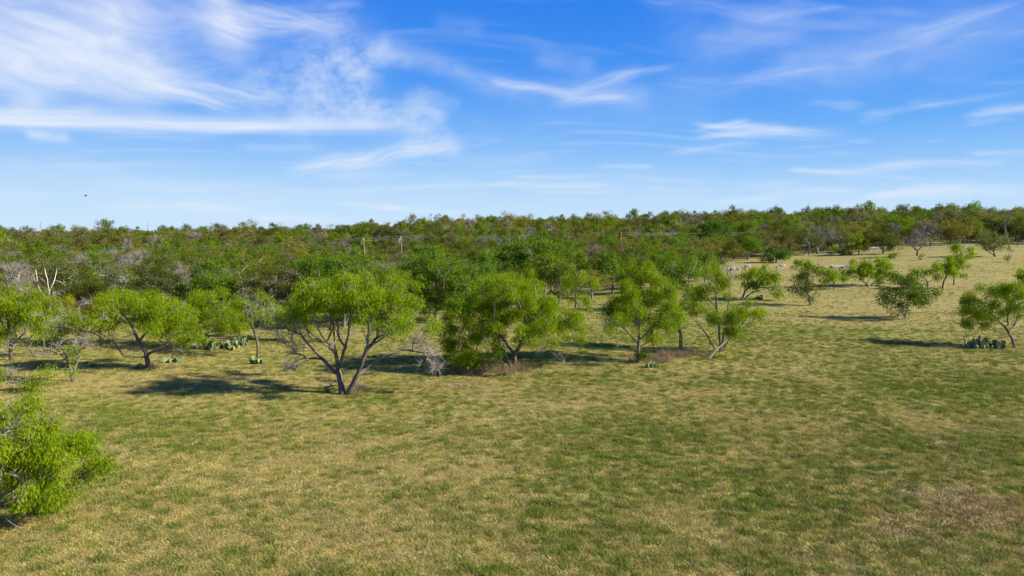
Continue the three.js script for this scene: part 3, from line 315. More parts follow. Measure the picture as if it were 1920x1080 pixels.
  {"k":"elm","p":[-14.05,-0.08,-56.66],"b":[[-0.12,4.91,-0.62,1.95,1.24,1.75],[-0.12,4.91,-1.0,1.79,1.14,1.75],[-0.12,4.91,-0.18,1.79,1.14,1.75],[-1.92,3.57,0.56,1.68,1.24,1.51],[-1.92,3.57,1.56,1.55,1.14,1.51],[-1.92,3.57,0.18,1.55,1.14,1.51],[1.63,3.57,-0.65,1.5,1.24,1.35],[1.63,3.57,1.12,1.38,1.14,1.35],[1.63,3.57,-0.29,1.38,1.14,1.35],[-0.16,2.99,0.1,1.77,1.11,1.59],[-0.16,2.99,0.84,1.63,1.02,1.59],[-0.16,2.99,0.53,1.63,1.02,1.59]],"t":[[[0,-0.15,0],[0.05,2.1128,0],[0.1,3.9615,0.1]]],"r":0.18,"l":"leafy green tree whose top shows above the forked mesquite","bare":0.06,"n":null,"c":"tree"},
  {"k":"elm","p":[-6.59,0.05,-58.97],"b":[[0.14,5.1,-0.03,2.67,1.57,2.4],[0.14,5.1,2.05,2.46,1.44,2.4],[0.14,5.1,-0.57,2.46,1.44,2.4],[1.97,3.72,-0.18,2.21,1.93,1.99],[1.97,3.72,1.75,2.03,1.78,1.99],[1.97,3.72,-1.51,2.03,1.78,1.99],[-2.18,3.72,-0.34,1.93,1.75,1.74],[-2.18,3.72,1.64,1.78,1.61,1.74],[-2.18,3.72,-2.16,1.78,1.61,1.74],[-0.82,1.86,0.56,2.21,1.29,1.99],[-0.82,1.86,0.97,2.03,1.19,1.99],[-0.82,1.86,-0.33,2.03,1.19,1.99],[2.42,1.86,-0.35,1.29,1.29,1.16],[2.42,1.86,1.4,1.19,1.19,1.16],[2.42,1.86,2.04,1.19,1.19,1.16],[0.82,3.35,-0.59,2.3,1.84,2.07],[0.82,3.35,-0.11,2.12,1.69,2.07],[0.82,3.35,0.24,2.12,1.69,2.07]],"t":[[[0,-0.15,0],[0.05,2.2284,0],[0.1,4.17825,0.1]]],"r":0.28,"l":"large dark green leafy tree between the forked and the round mesquite","bare":0.06,"n":null,"c":"tree","dead":[[2.89,2.89,0,0.64,0.74,0.64],[-0.09,4.74,0,0.92,0.92,0.92]],"dn":22},
  {"k":"elm","p":[0.15,-0.54,-92.81],"b":[[-0.15,5.08,-0.01,3.19,2.03,2.87],[-0.15,5.08,-1.13,2.93,1.87,2.87],[-0.15,5.08,-2.32,2.93,1.87,2.87],[2.75,6.09,0.19,2.75,1.74,2.48],[2.75,6.09,2.09,2.53,1.6,2.48],[2.75,6.09,-2.89,2.53,1.6,2.48],[-3.04,4.07,-0.6,2.61,2.03,2.35],[-3.04,4.07,2.14,2.4,1.87,2.35],[-3.04,4.07,1.95,2.4,1.87,2.35],[1.67,3.48,0.37,2.9,1.81,2.61],[1.67,3.48,-3.18,2.67,1.67,2.61],[1.67,3.48,1.49,2.67,1.67,2.61]],"t":[[[0,-0.15,0],[0.05,2.6448,0],[0.1,4.959,0.1]]],"r":0.22,"l":"leafy green tree above and behind the round mesquite","bare":0.06,"n":null,"c":"tree"},
  {"k":"mesquite","p":[5.42,0.05,-58.38],"b":[[-0.17,4.09,0.36,1.28,1.09,1.15],[-0.17,4.09,1.12,1.17,1.01,1.15],[-0.75,2.67,0.15,0.91,0.82,0.82],[-0.75,2.67,-1.01,0.84,0.75,0.82],[0.76,2.02,0.26,0.82,1.18,0.74],[0.76,2.02,-0.63,0.75,1.09,0.74],[1.44,3.4,0.11,0.64,0.82,0.57],[1.44,3.4,1.01,0.59,0.75,0.57]],"t":[[[0,-0.15,0],[0.05,1.7668,0],[0.1,3.31275,0.1]]],"r":0.12,"l":"airy light green mesquite behind the gap left of the slim one","bare":0.2,"n":null,"c":"tree"},
  {"k":"elm","p":[16.8,0.1,-65.16],"b":[[-0.74,3.33,0.21,1.63,1.32,1.46],[-0.74,3.33,-1.06,1.5,1.22,1.46],[-0.74,3.33,-0.6,1.5,1.22,1.46],[0.52,4.09,0.4,1.32,1.02,1.19],[0.52,4.09,-1.02,1.22,0.94,1.19],[0.52,4.09,0.32,1.22,0.94,1.19],[-1.78,4.35,-0.08,1.22,1.02,1.1],[-1.78,4.35,-0.98,1.12,0.94,1.1],[-1.78,4.35,0.35,1.12,0.94,1.1]],"t":[[[0,-0.15,0],[0.05,1.8624,0],[0.1,3.492,0.1]]],"r":0.16,"l":"dark leafy tree behind the small grey-trunked mesquite","bare":0.06,"n":null,"c":"tree"},
  {"k":"mesquite","p":[-28.31,0.02,-46.58],"b":[[0.13,2.44,-0.57,1.31,0.8,1.18],[0.13,2.44,-1.48,1.2,0.74,1.18],[0.13,2.44,-0.46,1.2,0.74,1.18],[-0.99,2.14,-0.54,1.16,0.73,1.05],[-0.99,2.14,-1.67,1.07,0.67,1.05],[-0.99,2.14,0.28,1.07,0.67,1.05],[1.24,2.69,0.3,1.02,0.73,0.92],[1.24,2.69,1.43,0.94,0.67,0.92],[1.24,2.69,-1.38,0.94,0.67,0.92],[-1.76,1.4,-0.09,0.95,0.65,0.85],[-1.76,1.4,-0.7,0.87,0.6,0.85],[-1.76,1.4,0.38,0.87,0.6,0.85],[-2.97,2.69,-0.01,1.09,0.65,0.98],[-2.97,2.69,1.66,1.0,0.6,0.98],[-2.97,2.69,-0.47,1.0,0.6,0.98]],"t":[[[0,-0.15,0],[0.05,1.1636,0],[0.1,2.18175,0.1]]],"r":0.13,"l":"yellowish green mesquite at the foot of the wood, left","bare":0.2,"n":null,"c":"tree","tint":[1.35,1.0,0.9],"dead":[[-0.95,2.88,0,0.73,0.73,0.73]],"dn":20},
  {"k":"mesquite","p":[-21.03,-0.04,-45.3],"b":[[-0.32,2.65,-0.48,1.41,0.99,1.27],[-0.32,2.65,0.64,1.3,0.91,1.27],[-0.32,2.65,-1.13,1.3,0.91,1.27],[1.8,2.29,0.14,1.13,0.99,1.02],[1.8,2.29,0.02,1.04,0.91,1.02],[1.8,2.29,1.33,1.04,0.91,1.02],[2.66,1.36,0.06,0.78,0.71,0.7],[2.66,1.36,0.39,0.72,0.65,0.7],[2.66,1.36,-0.77,0.72,0.65,0.7],[0.95,3.37,0.06,1.2,0.78,1.08],[0.95,3.37,-0.8,1.11,0.72,1.08],[0.95,3.37,0.81,1.11,0.72,1.08],[-1.09,1.29,0.02,0.92,0.71,0.83],[-1.09,1.29,-1.19,0.85,0.65,0.83],[-1.09,1.29,-0.86,0.85,0.65,0.83],[1.06,1.47,-0.14,1.06,0.71,0.95],[1.06,1.47,0.77,0.98,0.65,0.95],[1.06,1.47,-1.04,0.98,0.65,0.95]],"t":[[[0.0,-0.15,0.0],[-0.03,0.93,0.14],[0.19,2.01,0.29]],[[-0.92,0.13,0.5],[-0.82,0.93,0.5],[-0.53,2.01,0.5]]],"r":0.09,"l":"soft green mesquite behind the row of cacti","bare":0.15,"n":null,"c":"tree"},
  {"k":"mesquite","p":[-16.07,-0.15,-49.46],"b":[[-0.56,2.27,-0.37,1.08,1.0,0.97],[-0.56,2.27,0.45,0.99,0.92,0.97],[0.63,3.05,-0.37,1.16,0.93,1.04],[0.63,3.05,-1.01,1.07,0.85,1.04],[-0.08,1.25,0.08,0.93,0.69,0.83],[-0.08,1.25,-0.7,0.85,0.64,0.83],[-1.44,1.56,0.34,0.85,0.69,0.76],[-1.44,1.56,-0.05,0.78,0.64,0.76],[1.29,1.76,-0.16,0.93,0.69,0.83],[1.29,1.76,0.8,0.85,0.64,0.83]],"t":[[[0,-0.15,0],[0.05,1.3316,0],[0.1,2.4967499999999996,0.1]]],"r":0.1,"l":"light mesquite half hidden by the left side of the forked one","bare":0.15,"n":null,"c":"tree"},
  {"k":"mesquite","p":[-23.74,-0.03,-46.86],"b":[[-0.18,2.71,-0.35,1.32,0.8,1.19],[-0.18,2.71,0.51,1.21,0.74,1.19],[0.52,1.79,-0.34,1.1,0.73,0.99],[0.52,1.79,-0.79,1.01,0.67,0.99],[-1.08,3.08,0.34,1.02,0.66,0.92],[-1.08,3.08,0.41,0.94,0.61,0.92]],"t":[[[0,-0.15,0],[0.05,1.3112000000000001,0],[0.1,2.4585,0.1]]],"r":0.1,"l":"fresh green mesquite half hidden behind the twin-trunked one","bare":0.15,"n":null,"c":"tree"},
  {"k":"mesquite","p":[-33.78,0.02,-48.38],"b":[[-0.01,3.06,-0.24,1.36,0.91,1.22],[-0.01,3.06,-0.98,1.25,0.83,1.22],[1.06,1.92,0.4,1.13,0.76,1.02],[1.06,1.92,0.42,1.04,0.69,1.02],[-0.99,2.49,0.27,1.06,0.76,0.95],[-0.99,2.49,-0.92,0.97,0.69,0.95]],"t":[[[0,-0.15,0],[0.05,1.3332000000000002,0],[0.1,2.49975,0.1]]],"r":0.1,"l":"fresh green mesquite filling the wood edge behind the half bare one","bare":0.2,"n":null,"c":"tree"},
  {"k":"mesquite","p":[-20.78,-0.16,-51.48],"b":[[0.17,2.52,0.09,1.21,0.8,1.08],[0.17,2.52,-0.3,1.11,0.74,1.08],[0.95,1.71,-0.18,0.96,0.64,0.87],[0.95,1.71,-0.35,0.89,0.59,0.87],[-0.65,2.32,0.08,0.88,0.64,0.8],[-0.65,2.32,-0.31,0.81,0.59,0.8]],"t":[[[0,-0.15,0],[0.05,1.1039999999999999,0],[0.1,2.07,0.1]]],"r":0.1,"l":"fresh green mesquite between the round bright tree and the thin young one","bare":0.15,"n":null,"c":"tree"},
  {"k":"juniper","p":[-20.98,-0.17,-59.92],"b":[[0.12,3.97,-0.12,1.96,1.59,1.77],[0.12,3.97,-1.18,1.81,1.46,1.77],[0.12,3.97,1.08,1.81,1.46,1.77],[-1.33,2.79,0.16,1.31,1.4,1.18],[-1.33,2.79,0.99,1.2,1.29,1.18],[-1.33,2.79,-0.22,1.2,1.29,1.18],[1.49,2.55,0.38,1.31,1.4,1.18],[1.49,2.55,0.06,1.2,1.29,1.18],[1.49,2.55,0.3,1.2,1.29,1.18],[0.04,1.37,0.08,1.87,1.12,1.68],[0.04,1.37,0.78,1.72,1.03,1.68],[0.04,1.37,-0.34,1.72,1.03,1.68]],"t":[[[0,-0.15,0],[0.05,1.7788000000000002,0],[0.1,3.3352500000000003,0.1]]],"r":0.2,"l":"broad brownish dark juniper at the wood edge, left of the forked mesquite","bare":0.06,"n":null,"c":"tree","tint":[1.25,1,1]},
  {"k":"juniper","p":[-12.3,-0.01,-60.16],"b":[[0.28,2.6,-0.35,1.6,1.6,1.44],[0.28,2.6,-1.21,1.47,1.47,1.44],[1.44,1.42,-0.26,1.13,1.22,1.01],[1.44,1.42,-1.19,1.04,1.12,1.01],[-0.46,0.94,0.34,1.31,1.03,1.18],[-0.46,0.94,-0.05,1.21,0.95,1.18]],"t":[[[0,-0.15,0],[0.05,1.2320000000000002,0],[0.1,2.31,0.1]]],"r":0.2,"l":"dark juniper behind the crown of the forked mesquite","bare":0.06,"n":null,"c":"tree"},
  {"k":"oak","p":[-26.03,-0.21,-65.55],"b":[[0.12,3.61,0.18,1.54,1.33,1.38],[0.12,3.61,-1.06,1.41,1.22,1.38],[0.84,2.07,-0.02,1.23,1.23,1.11],[0.84,2.07,0.83,1.13,1.13,1.11]],"t":[[[0,-0.15,0],[0.05,1.6036000000000001,0],[0.1,3.0067500000000003,0.1]]],"r":0.16,"l":"grey green oak in the shade behind the bright round tree","bare":0.06,"n":null,"c":"tree"},
  {"k":"dead","p":[-43.36,0.09,-64.0],"b":[],"t":[[[-0.01,-0.15,0.0],[-0.07,1.41,0.02],[-0.23,2.92,0.05],[-0.45,4.32,0.07]],[[-0.13,2.01,-0.0],[0.38,3.17,-0.02],[0.64,4.17,-0.04]],[[-0.13,2.16,-0.0],[-0.53,3.02,-0.01],[-1.0,3.42,-0.02]],[[0.0,-0.01,-0.0],[-0.82,1.41,-0.08],[-1.33,2.92,-0.17],[-1.51,4.17,-0.25]],[[-1.33,2.92,-0.0],[-1.79,3.67,-0.22]],[[0.09,-0.11,-0.0],[1.19,1.41,-0.11],[1.87,2.92,-0.21]],[[0.06,0.14,-0.0],[0.78,1.31,-0.04],[0.48,2.16,-0.08]]],"r":0.15,"l":"bleached dead tree with forked bare stems on the left wood edge","bare":0.06,"n":null,"c":"tree","dead":[[-0.09,1.15,0,1.25,1.1,1.25],[0.94,1.66,0,0.9,1.0,0.9]],"dn":30},
  {"k":"dead","p":[28.67,0.22,-89.89],"b":[],"t":[[[-0.0,-0.15,-0.0],[-0.1,1.12,-0.03],[-0.28,2.53,-0.07],[-0.74,3.8,-0.1]],[[-0.11,1.33,0.0],[0.71,2.32,0.17],[1.54,2.88,0.33]],[[-0.27,2.32,-0.0],[-1.13,2.88,-0.31]]],"r":0.12,"l":"slender bleached dead tree behind the many-stemmed mesquite","bare":0.06,"n":null,"c":"tree","dead":[[-0.22,2.88,0,0.98,0.98,0.98]],"dn":14},
  {"k":"elm","p":[-17.63,-0.11,-60.88],"b":[[0.24,4.07,-0.25,1.9,1.33,1.71],[0.24,4.07,-0.69,1.75,1.22,1.71],[0.24,4.07,-1.04,1.75,1.22,1.71],[-0.98,2.88,-0.22,1.43,1.14,1.28],[-0.98,2.88,-0.82,1.31,1.05,1.28],[-0.98,2.88,-0.06,1.31,1.05,1.28],[1.4,2.64,-0.48,1.33,1.05,1.2],[1.4,2.64,1.31,1.22,0.96,1.2],[1.4,2.64,-0.4,1.22,0.96,1.2],[0.03,5.03,0.45,1.24,0.76,1.11],[0.03,5.03,0.58,1.14,0.7,1.11],[0.03,5.03,0.54,1.14,0.7,1.11]],"t":[[[0,-0.15,0],[0.05,2.1032,0],[0.1,3.9435000000000002,0.1]]],"r":0.2,"l":"fresh green leafy tree left of the forked mesquite's top, at the wood edge","bare":0.06,"n":null,"c":"tree","tint":[1.1,1.05,1]},
  {"k":"elm","p":[-3.14,-0.18,-72.59],"b":[[0.02,4.22,-0.03,2.04,1.59,1.84],[0.02,4.22,1.57,1.88,1.46,1.84],[0.02,4.22,-1.35,1.88,1.46,1.84],[-1.41,3.08,0.2,1.59,1.36,1.43],[-1.41,3.08,-0.74,1.46,1.25,1.43],[-1.41,3.08,0.62,1.46,1.25,1.43],[1.43,2.8,0.27,1.47,1.25,1.33],[1.43,2.8,-1.19,1.36,1.15,1.33],[1.43,2.8,-1.06,1.36,1.15,1.33],[0.02,5.35,-0.56,1.36,0.79,1.22],[0.02,5.35,-0.95,1.25,0.73,1.22],[0.02,5.35,-1.49,1.25,0.73,1.22]],"t":[[[0,-0.15,0],[0.05,2.2348,0],[0.1,4.19025,0.1]]],"r":0.2,"l":"broad fresh green tree between the big dark leafy one and the round mesquite","bare":0.06,"n":null,"c":"tree","tint":[0.85,0.95,1]},
  {"k":"elm","p":[3.96,-0.26,-81.34],"b":[[-0.15,5.23,-0.13,2.29,1.4,2.06],[-0.15,5.23,1.82,2.1,1.29,2.06],[-0.15,5.23,-0.52,2.1,1.29,2.06],[-1.41,3.83,-0.24,1.9,1.4,1.71],[-1.41,3.83,-0.12,1.75,1.29,1.71],[-1.41,3.83,-0.83,1.75,1.29,1.71],[1.45,3.83,0.3,1.65,1.27,1.49],[1.45,3.83,0.84,1.52,1.17,1.49],[1.45,3.83,-1.3,1.52,1.17,1.49],[-0.15,6.24,-0.33,1.52,0.76,1.37],[-0.15,6.24,0.66,1.4,0.7,1.37],[-0.15,6.24,1.69,1.4,0.7,1.37]],"t":[[[0,-0.15,0],[0.05,2.5872,0],[0.1,4.851,0.1]]],"r":0.22,"l":"round bright green tree over the right shoulder of the round mesquite","bare":0.06,"n":null,"c":"tree","tint":[1.15,1.05,1]},
  {"k":"oak","p":[-10.61,-0.03,-64.9],"b":[[-0.05,3.47,0.12,1.52,1.32,1.37],[-0.05,3.47,-0.17,1.4,1.21,1.37],[-0.83,2.2,0.38,1.22,1.01,1.09],[-0.83,2.2,-1.19,1.12,0.93,1.09],[0.94,1.94,-0.35,1.01,0.91,0.91],[0.94,1.94,0.67,0.93,0.84,0.91]],"t":[[[0,-0.15,0],[0.05,1.5464000000000002,0],[0.1,2.8995,0.1]]],"r":0.18,"l":"grey green oak in the gap right of the forked mesquite","bare":0.06,"n":null,"c":"tree"},
  {"k":"elm","p":[12.94,-0.36,-87.76],"b":[[-0.26,4.26,-0.1,1.78,1.23,1.6],[-0.26,4.26,-1.5,1.64,1.13,1.6],[-0.26,4.26,0.16,1.64,1.13,1.6],[-1.62,3.23,0.54,1.37,1.1,1.23],[-1.62,3.23,0.06,1.26,1.01,1.23],[-1.62,3.23,-0.49,1.26,1.01,1.23],[1.13,3.02,-0.45,1.37,1.1,1.23],[1.13,3.02,-1.41,1.26,1.01,1.23],[1.13,3.02,1.31,1.26,1.01,1.23]],"t":[[[0,-0.15,0],[0.05,1.8516,0],[0.1,3.4717499999999997,0.1]]],"r":0.2,"l":"mid green tree behind the left side of the slim mesquite","bare":0.06,"n":null,"c":"tree"},
  {"k":"elm","p":[19.19,-0.05,-87.41],"b":[[-0.08,4.32,-0.01,1.91,1.23,1.72],[-0.08,4.32,1.62,1.76,1.13,1.72],[-0.08,4.32,-1.66,1.76,1.13,1.72],[-1.77,3.29,-0.32,1.5,1.09,1.35],[-1.77,3.29,-1.67,1.38,1.0,1.35],[-1.77,3.29,-0.38,1.38,1.0,1.35],[1.44,3.29,-0.55,1.5,1.09,1.35],[1.44,3.29,-0.91,1.38,1.0,1.35],[1.44,3.29,-0.34,1.38,1.0,1.35]],"t":[[[0,-0.15,0],[0.05,1.8756000000000002,0],[0.1,3.51675,0.1]]],"r":0.2,"l":"dark green tree right behind the slim mesquite's top","bare":0.06,"n":null,"c":"tree","tint":[0.7,0.8,0.9]},
  {"k":"elm","p":[29.36,0.09,-103.59],"b":[[-0.09,3.72,-0.25,2.1,1.13,1.89],[-0.09,3.72,-1.74,1.93,1.04,1.89],[-0.09,3.72,-1.79,1.93,1.04,1.89],[-1.44,2.67,0.61,1.62,1.05,1.46],[-1.44,2.67,-1.24,1.49,0.97,1.46],[-1.44,2.67,0.03,1.49,0.97,1.46],[1.8,2.67,-0.13,1.62,1.05,1.46],[1.8,2.67,0.12,1.49,0.97,1.46],[1.8,2.67,-1.61,1.49,0.97,1.46]],"t":[[[0,-0.15,0],[0.05,1.6236000000000002,0],[0.1,3.04425,0.1]]],"r":0.2,"l":"mid green tree behind the top of the many-stemmed mesquite","bare":0.06,"n":null,"c":"tree","tint":[0.9,0.95,1]},
  {"k":"juniper","p":[-30.32,-0.04,-58.38],"b":[[0.17,3.95,-0.17,1.46,1.09,1.31],[0.17,3.95,-1.07,1.34,1.01,1.31],[0.17,3.95,0.11,1.34,1.01,1.31],[-1.02,2.8,0.38,1.18,1.0,1.07],[-1.02,2.8,0.27,1.09,0.92,1.07],[-1.02,2.8,0.98,1.09,0.92,1.07],[1.27,2.8,-0.26,1.09,1.0,0.98],[1.27,2.8,-1.32,1.01,0.92,0.98],[1.27,2.8,0.11,1.01,0.92,0.98],[0.07,1.65,-0.01,1.55,0.82,1.39],[0.07,1.65,0.2,1.43,0.75,1.39],[0.07,1.65,-0.34,1.43,0.75,1.39]],"t":[[[0,-0.15,0],[0.05,1.7108,0],[0.1,3.20775,0.1]]],"r":0.2,"l":"dark olive juniper behind the twin-trunked mesquite's top","bare":0.06,"n":null,"c":"tree"},
  {"k":"oak","p":[-34.25,0.04,-59.8],"b":[[0.1,3.99,0.11,1.59,1.12,1.43],[0.1,3.99,0.61,1.46,1.03,1.43],[-1.13,2.82,0.37,1.12,0.93,1.01],[-1.13,2.82,-0.52,1.03,0.86,1.01],[1.22,2.82,-0.05,1.03,0.84,0.92],[1.22,2.82,0.88,0.94,0.77,0.92]],"t":[[[0,-0.15,0],[0.05,1.7304000000000004,0],[0.1,3.2445000000000004,0.1]]],"r":0.2,"l":"pale grey green oak left of the dark juniper at the wood edge","bare":0.25,"n":null,"c":"tree","dead":[[0.07,3.29,0,1.4,1.17,1.4]],"dn":30},
  {"k":"bare","p":[-43.96,0.11,-60.76],"b":[[-0.71,3.87,-0.25,1.61,1.14,1.45],[-0.71,3.87,-1.06,1.48,1.05,1.45],[-0.71,3.87,-0.52,1.48,1.05,1.45],[0.66,2.91,-0.38,1.23,0.95,1.11],[0.66,2.91,0.75,1.13,0.87,1.11],[0.66,2.91,0.88,1.13,0.87,1.11],[-1.52,2.44,-0.17,1.23,0.95,1.11],[-1.52,2.44,-1.02,1.13,0.87,1.11],[-1.52,2.44,-1.15,1.13,0.87,1.11]],"t":[[[0,-0.15,0],[0.05,1.6848,0],[0.1,3.159,0.1]]],"r":0.22,"l":"leafless grey tree at the left edge of the wood","bare":0.06,"n":null,"c":"tree"},
  {"k":"juniper","p":[31.34,0.05,-71.15],"b":[[-0.42,2.4,-0.2,1.56,1.22,1.4],[-0.42,2.4,-0.96,1.43,1.12,1.4],[-1.23,1.56,-0.05,1.0,0.89,0.9],[-1.23,1.56,0.18,0.92,0.82,0.9],[0.71,1.84,-0.2,0.89,1.0,0.8],[0.71,1.84,-1.01,0.82,0.92,0.8],[-0.74,3.4,0.15,1.11,0.78,1.0],[-0.74,3.4,-1.04,1.02,0.72,1.0]],"t":[[[0.0,-0.15,-0.0],[-0.25,0.72,-0.1],[-0.53,2.12,-0.19],[-0.62,3.24,-0.29]]],"r":0.12,"l":"small dark juniper on a thin trunk with a sprout at its foot","bare":0.06,"n":null,"c":"tree","sprout":1},
  {"k":"mesquite","p":[39.03,0.27,-90.25],"b":[[1.17,2.67,-0.25,1.69,0.99,1.52],[1.17,2.67,-0.45,1.56,0.91,1.52],[1.17,2.67,-1.43,1.56,0.91,1.52],[-0.6,2.82,-0.09,1.41,0.99,1.27],[-0.6,2.82,-0.66,1.3,0.91,1.27],[-0.6,2.82,0.9,1.3,0.91,1.27],[2.96,1.97,0.07,0.99,0.85,0.89],[2.96,1.97,1.41,0.91,0.78,0.89],[2.96,1.97,0.55,0.91,0.78,0.89]],"t":[[[0,-0.15,0],[0.05,1.2468000000000001,0],[0.1,2.3377499999999998,0.1]]],"r":0.13,"l":"bright mesquite just behind the small dark juniper","bare":0.25,"n":null,"c":"tree"},
  {"k":"mesquite","p":[41.39,0.28,-87.58],"b":[[-0.09,2.12,0.17,1.09,0.82,0.98],[-0.09,2.12,0.15,1.01,0.75,0.98],[0.76,1.57,-0.04,0.82,0.68,0.74],[0.76,1.57,0.64,0.75,0.63,0.74],[-0.95,1.57,0.1,0.82,0.68,0.74],[-0.95,1.57,0.91,0.75,0.63,0.74]],"t":[[[0.07,-0.15,0.0],[-0.1,0.75,0.1],[-0.61,1.44,0.19]],[[-0.09,0.61,0.0],[0.42,1.44,0.17]]],"r":0.1,"l":"little mesquite with a crooked trunk right of the small dark juniper","bare":0.2,"n":null,"c":"tree"},
  {"k":"elm","p":[35.58,-0.12,-61.37],"b":[[0.02,2.61,-0.22,1.82,1.15,1.64],[0.02,2.61,0.87,1.67,1.06,1.64],[0.02,2.61,-0.33,1.67,1.06,1.64],[-1.3,1.89,-0.34,0.96,0.86,0.86],[-1.3,1.89,-1.21,0.88,0.79,0.86],[-1.3,1.89,-0.92,0.88,0.79,0.86],[1.26,1.89,-0.22,1.05,0.96,0.95],[1.26,1.89,0.49,0.97,0.88,0.95],[1.26,1.89,-0.6,0.97,0.88,0.95],[-0.13,3.58,-0.41,1.25,0.67,1.12],[-0.13,3.58,0.74,1.15,0.62,1.12],[-0.13,3.58,0.16,1.15,0.62,1.12],[-0.05,0.92,-0.44,0.96,0.77,0.86],[-0.05,0.92,-1.25,0.88,0.71,0.86],[-0.05,0.92,-1.03,0.88,0.71,0.86],[1.7,2.61,-0.13,0.67,0.67,0.6],[1.7,2.61,1.0,0.62,0.62,0.6],[1.7,2.61,1.25,0.62,0.62,0.6]],"t":[[[0.0,-0.15,0.0],[-0.13,0.68,0.04],[-0.43,1.89,0.09],[-0.01,3.1,0.13]],[[-0.0,0.09,-0.0],[0.33,1.16,-0.16],[1.1,2.13,-0.31]],[[-0.0,0.09,-0.0],[-0.64,1.16,-0.04],[-1.39,1.89,-0.08]]],"r":0.08,"l":"compact dark green bush narrowing to its foot, alone in the right field","bare":0.12,"n":null,"c":"tree","tint":[0.62,0.68,0.8]},
  {"k":"mesquite","p":[34.54,-0.08,-46.3],"b":[[-2.21,3.37,-0.16,1.23,0.94,1.11],[-2.21,3.37,-0.58,1.13,0.86,1.11],[-2.21,3.37,-1.68,1.13,0.86,1.11],[-1.16,3.92,0.1,1.23,0.72,1.11],[-1.16,3.92,1.13,1.13,0.67,1.11],[-1.16,3.92,0.78,1.13,0.67,1.11],[-3.07,2.46,-0.47,0.94,0.8,0.85],[-3.07,2.46,0.1,0.86,0.73,0.85],[-3.07,2.46,-1.13,0.86,0.73,0.85],[-0.21,3.37,0.24,0.94,0.8,0.85],[-0.21,3.37,-0.19,0.86,0.73,0.85],[-0.21,3.37,1.51,0.86,0.73,0.85],[-2.14,2.09,0.34,1.08,0.65,0.98],[-2.14,2.09,-1.32,1.0,0.6,0.98],[-2.14,2.09,-0.63,1.0,0.6,0.98],[-3.39,1.72,0.48,0.65,0.43,0.59],[-3.39,1.72,-0.13,0.6,0.4,0.59],[-3.39,1.72,-0.23,0.6,0.4,0.59],[0.74,2.64,-0.07,0.94,0.87,0.85],[0.74,2.64,0.92,0.86,0.8,0.85],[0.74,2.64,1.5,0.86,0.8,0.85],[-0.53,2.64,0.04,1.01,0.58,0.91],[-0.53,2.64,1.62,0.93,0.53,0.91],[-0.53,2.64,0.33,0.93,0.53,0.91]],"t":[[[-0.07,-0.15,-0.0],[-0.19,0.62,-0.14],[-0.63,1.36,-0.28],[-1.33,2.09,-0.43],[-2.19,3.01,-0.57]],[[-0.63,1.32,0.0],[-0.87,2.27,0.23],[-0.76,3.37,0.45]],[[-0.49,0.8,-0.0],[-1.35,1.17,-0.06],[-2.3,1.72,-0.12]],[[-0.37,1.17,-0.0],[0.23,2.09,-0.32],[0.54,3.01,-0.64]]],"r":0.12,"l":"leaning mesquite over the cactus bed at the right edge","bare":0.06,"n":null,"c":"tree"},
  {"k":"mesquite","p":[47.7,0.46,-91.15],"b":[[0.38,2.57,0.73,2.13,1.28,1.92],[0.38,2.57,-2.13,1.96,1.18,1.92],[0.38,2.57,0.35,1.96,1.18,1.92],[-1.74,2.21,-0.03,1.57,1.14,1.41],[-1.74,2.21,1.74,1.44,1.05,1.41],[-1.74,2.21,-0.49,1.44,1.05,1.41],[2.21,1.5,-0.43,1.42,1.0,1.28],[2.21,1.5,-1.02,1.31,0.92,1.28],[2.21,1.5,-1.37,1.31,0.92,1.28],[1.43,3.14,0.1,1.42,0.85,1.28],[1.43,3.14,-0.65,1.31,0.79,1.28],[1.43,3.14,1.15,1.31,0.79,1.28],[-2.79,1.71,-0.39,0.85,0.71,0.77],[-2.79,1.71,-0.68,0.79,0.65,0.77],[-2.79,1.71,-1.15,0.79,0.65,0.77],[3.31,1.0,0.73,0.71,0.57,0.64],[3.31,1.0,1.55,0.65,0.52,0.64],[3.31,1.0,1.6,0.65,0.52,0.64]],"t":[[[0.14,-0.15,0.0],[-0.74,0.57,0.11],[-2.05,1.28,0.22]],[[-0.3,0.28,-0.0],[0.44,1.28,-0.09],[1.47,2.21,-0.19]]],"r":0.15,"l":"leaning bright mesquite with crown touching the grass in the right field","bare":0.06,"n":null,"c":"tree"},
  {"k":"mesquite","p":[52.58,0.49,-86.02],"b":[[-0.47,2.48,-0.27,1.21,0.94,1.09],[-0.47,2.48,0.75,1.11,0.86,1.09],[0.71,1.81,-0.01,0.81,0.81,0.73],[0.71,1.81,-1.04,0.74,0.74,0.73],[-1.45,2.01,-0.25,0.81,0.81,0.73],[-1.45,2.01,-0.91,0.74,0.74,0.73]],"t":[[[0.0,-0.15,0.0],[-0.18,0.8,0.1],[-0.77,1.81,0.2]],[[-0.1,0.66,0.0],[0.6,1.47,0.38]]],"r":0.11,"l":"small open mesquite, left of the pair in the right field","bare":0.15,"n":null,"c":"tree"},
  {"k":"mesquite","p":[54.83,0.5,-86.71],"b":[[0.41,2.44,-0.21,1.35,1.22,1.22],[0.41,2.44,0.63,1.25,1.12,1.22],[1.6,1.76,-0.12,0.95,1.08,0.85],[1.6,1.76,0.39,0.87,1.0,0.85],[0.02,3.45,0.26,1.08,0.81,0.97],[0.02,3.45,0.26,1.0,0.75,0.97]],"t":[[[-0.06,-0.15,0.0],[0.02,0.87,0.13],[0.44,1.96,0.26]]],"r":0.14,"l":"dark trunked mesquite of the pair in the right field","bare":0.06,"n":null,"c":"tree"},
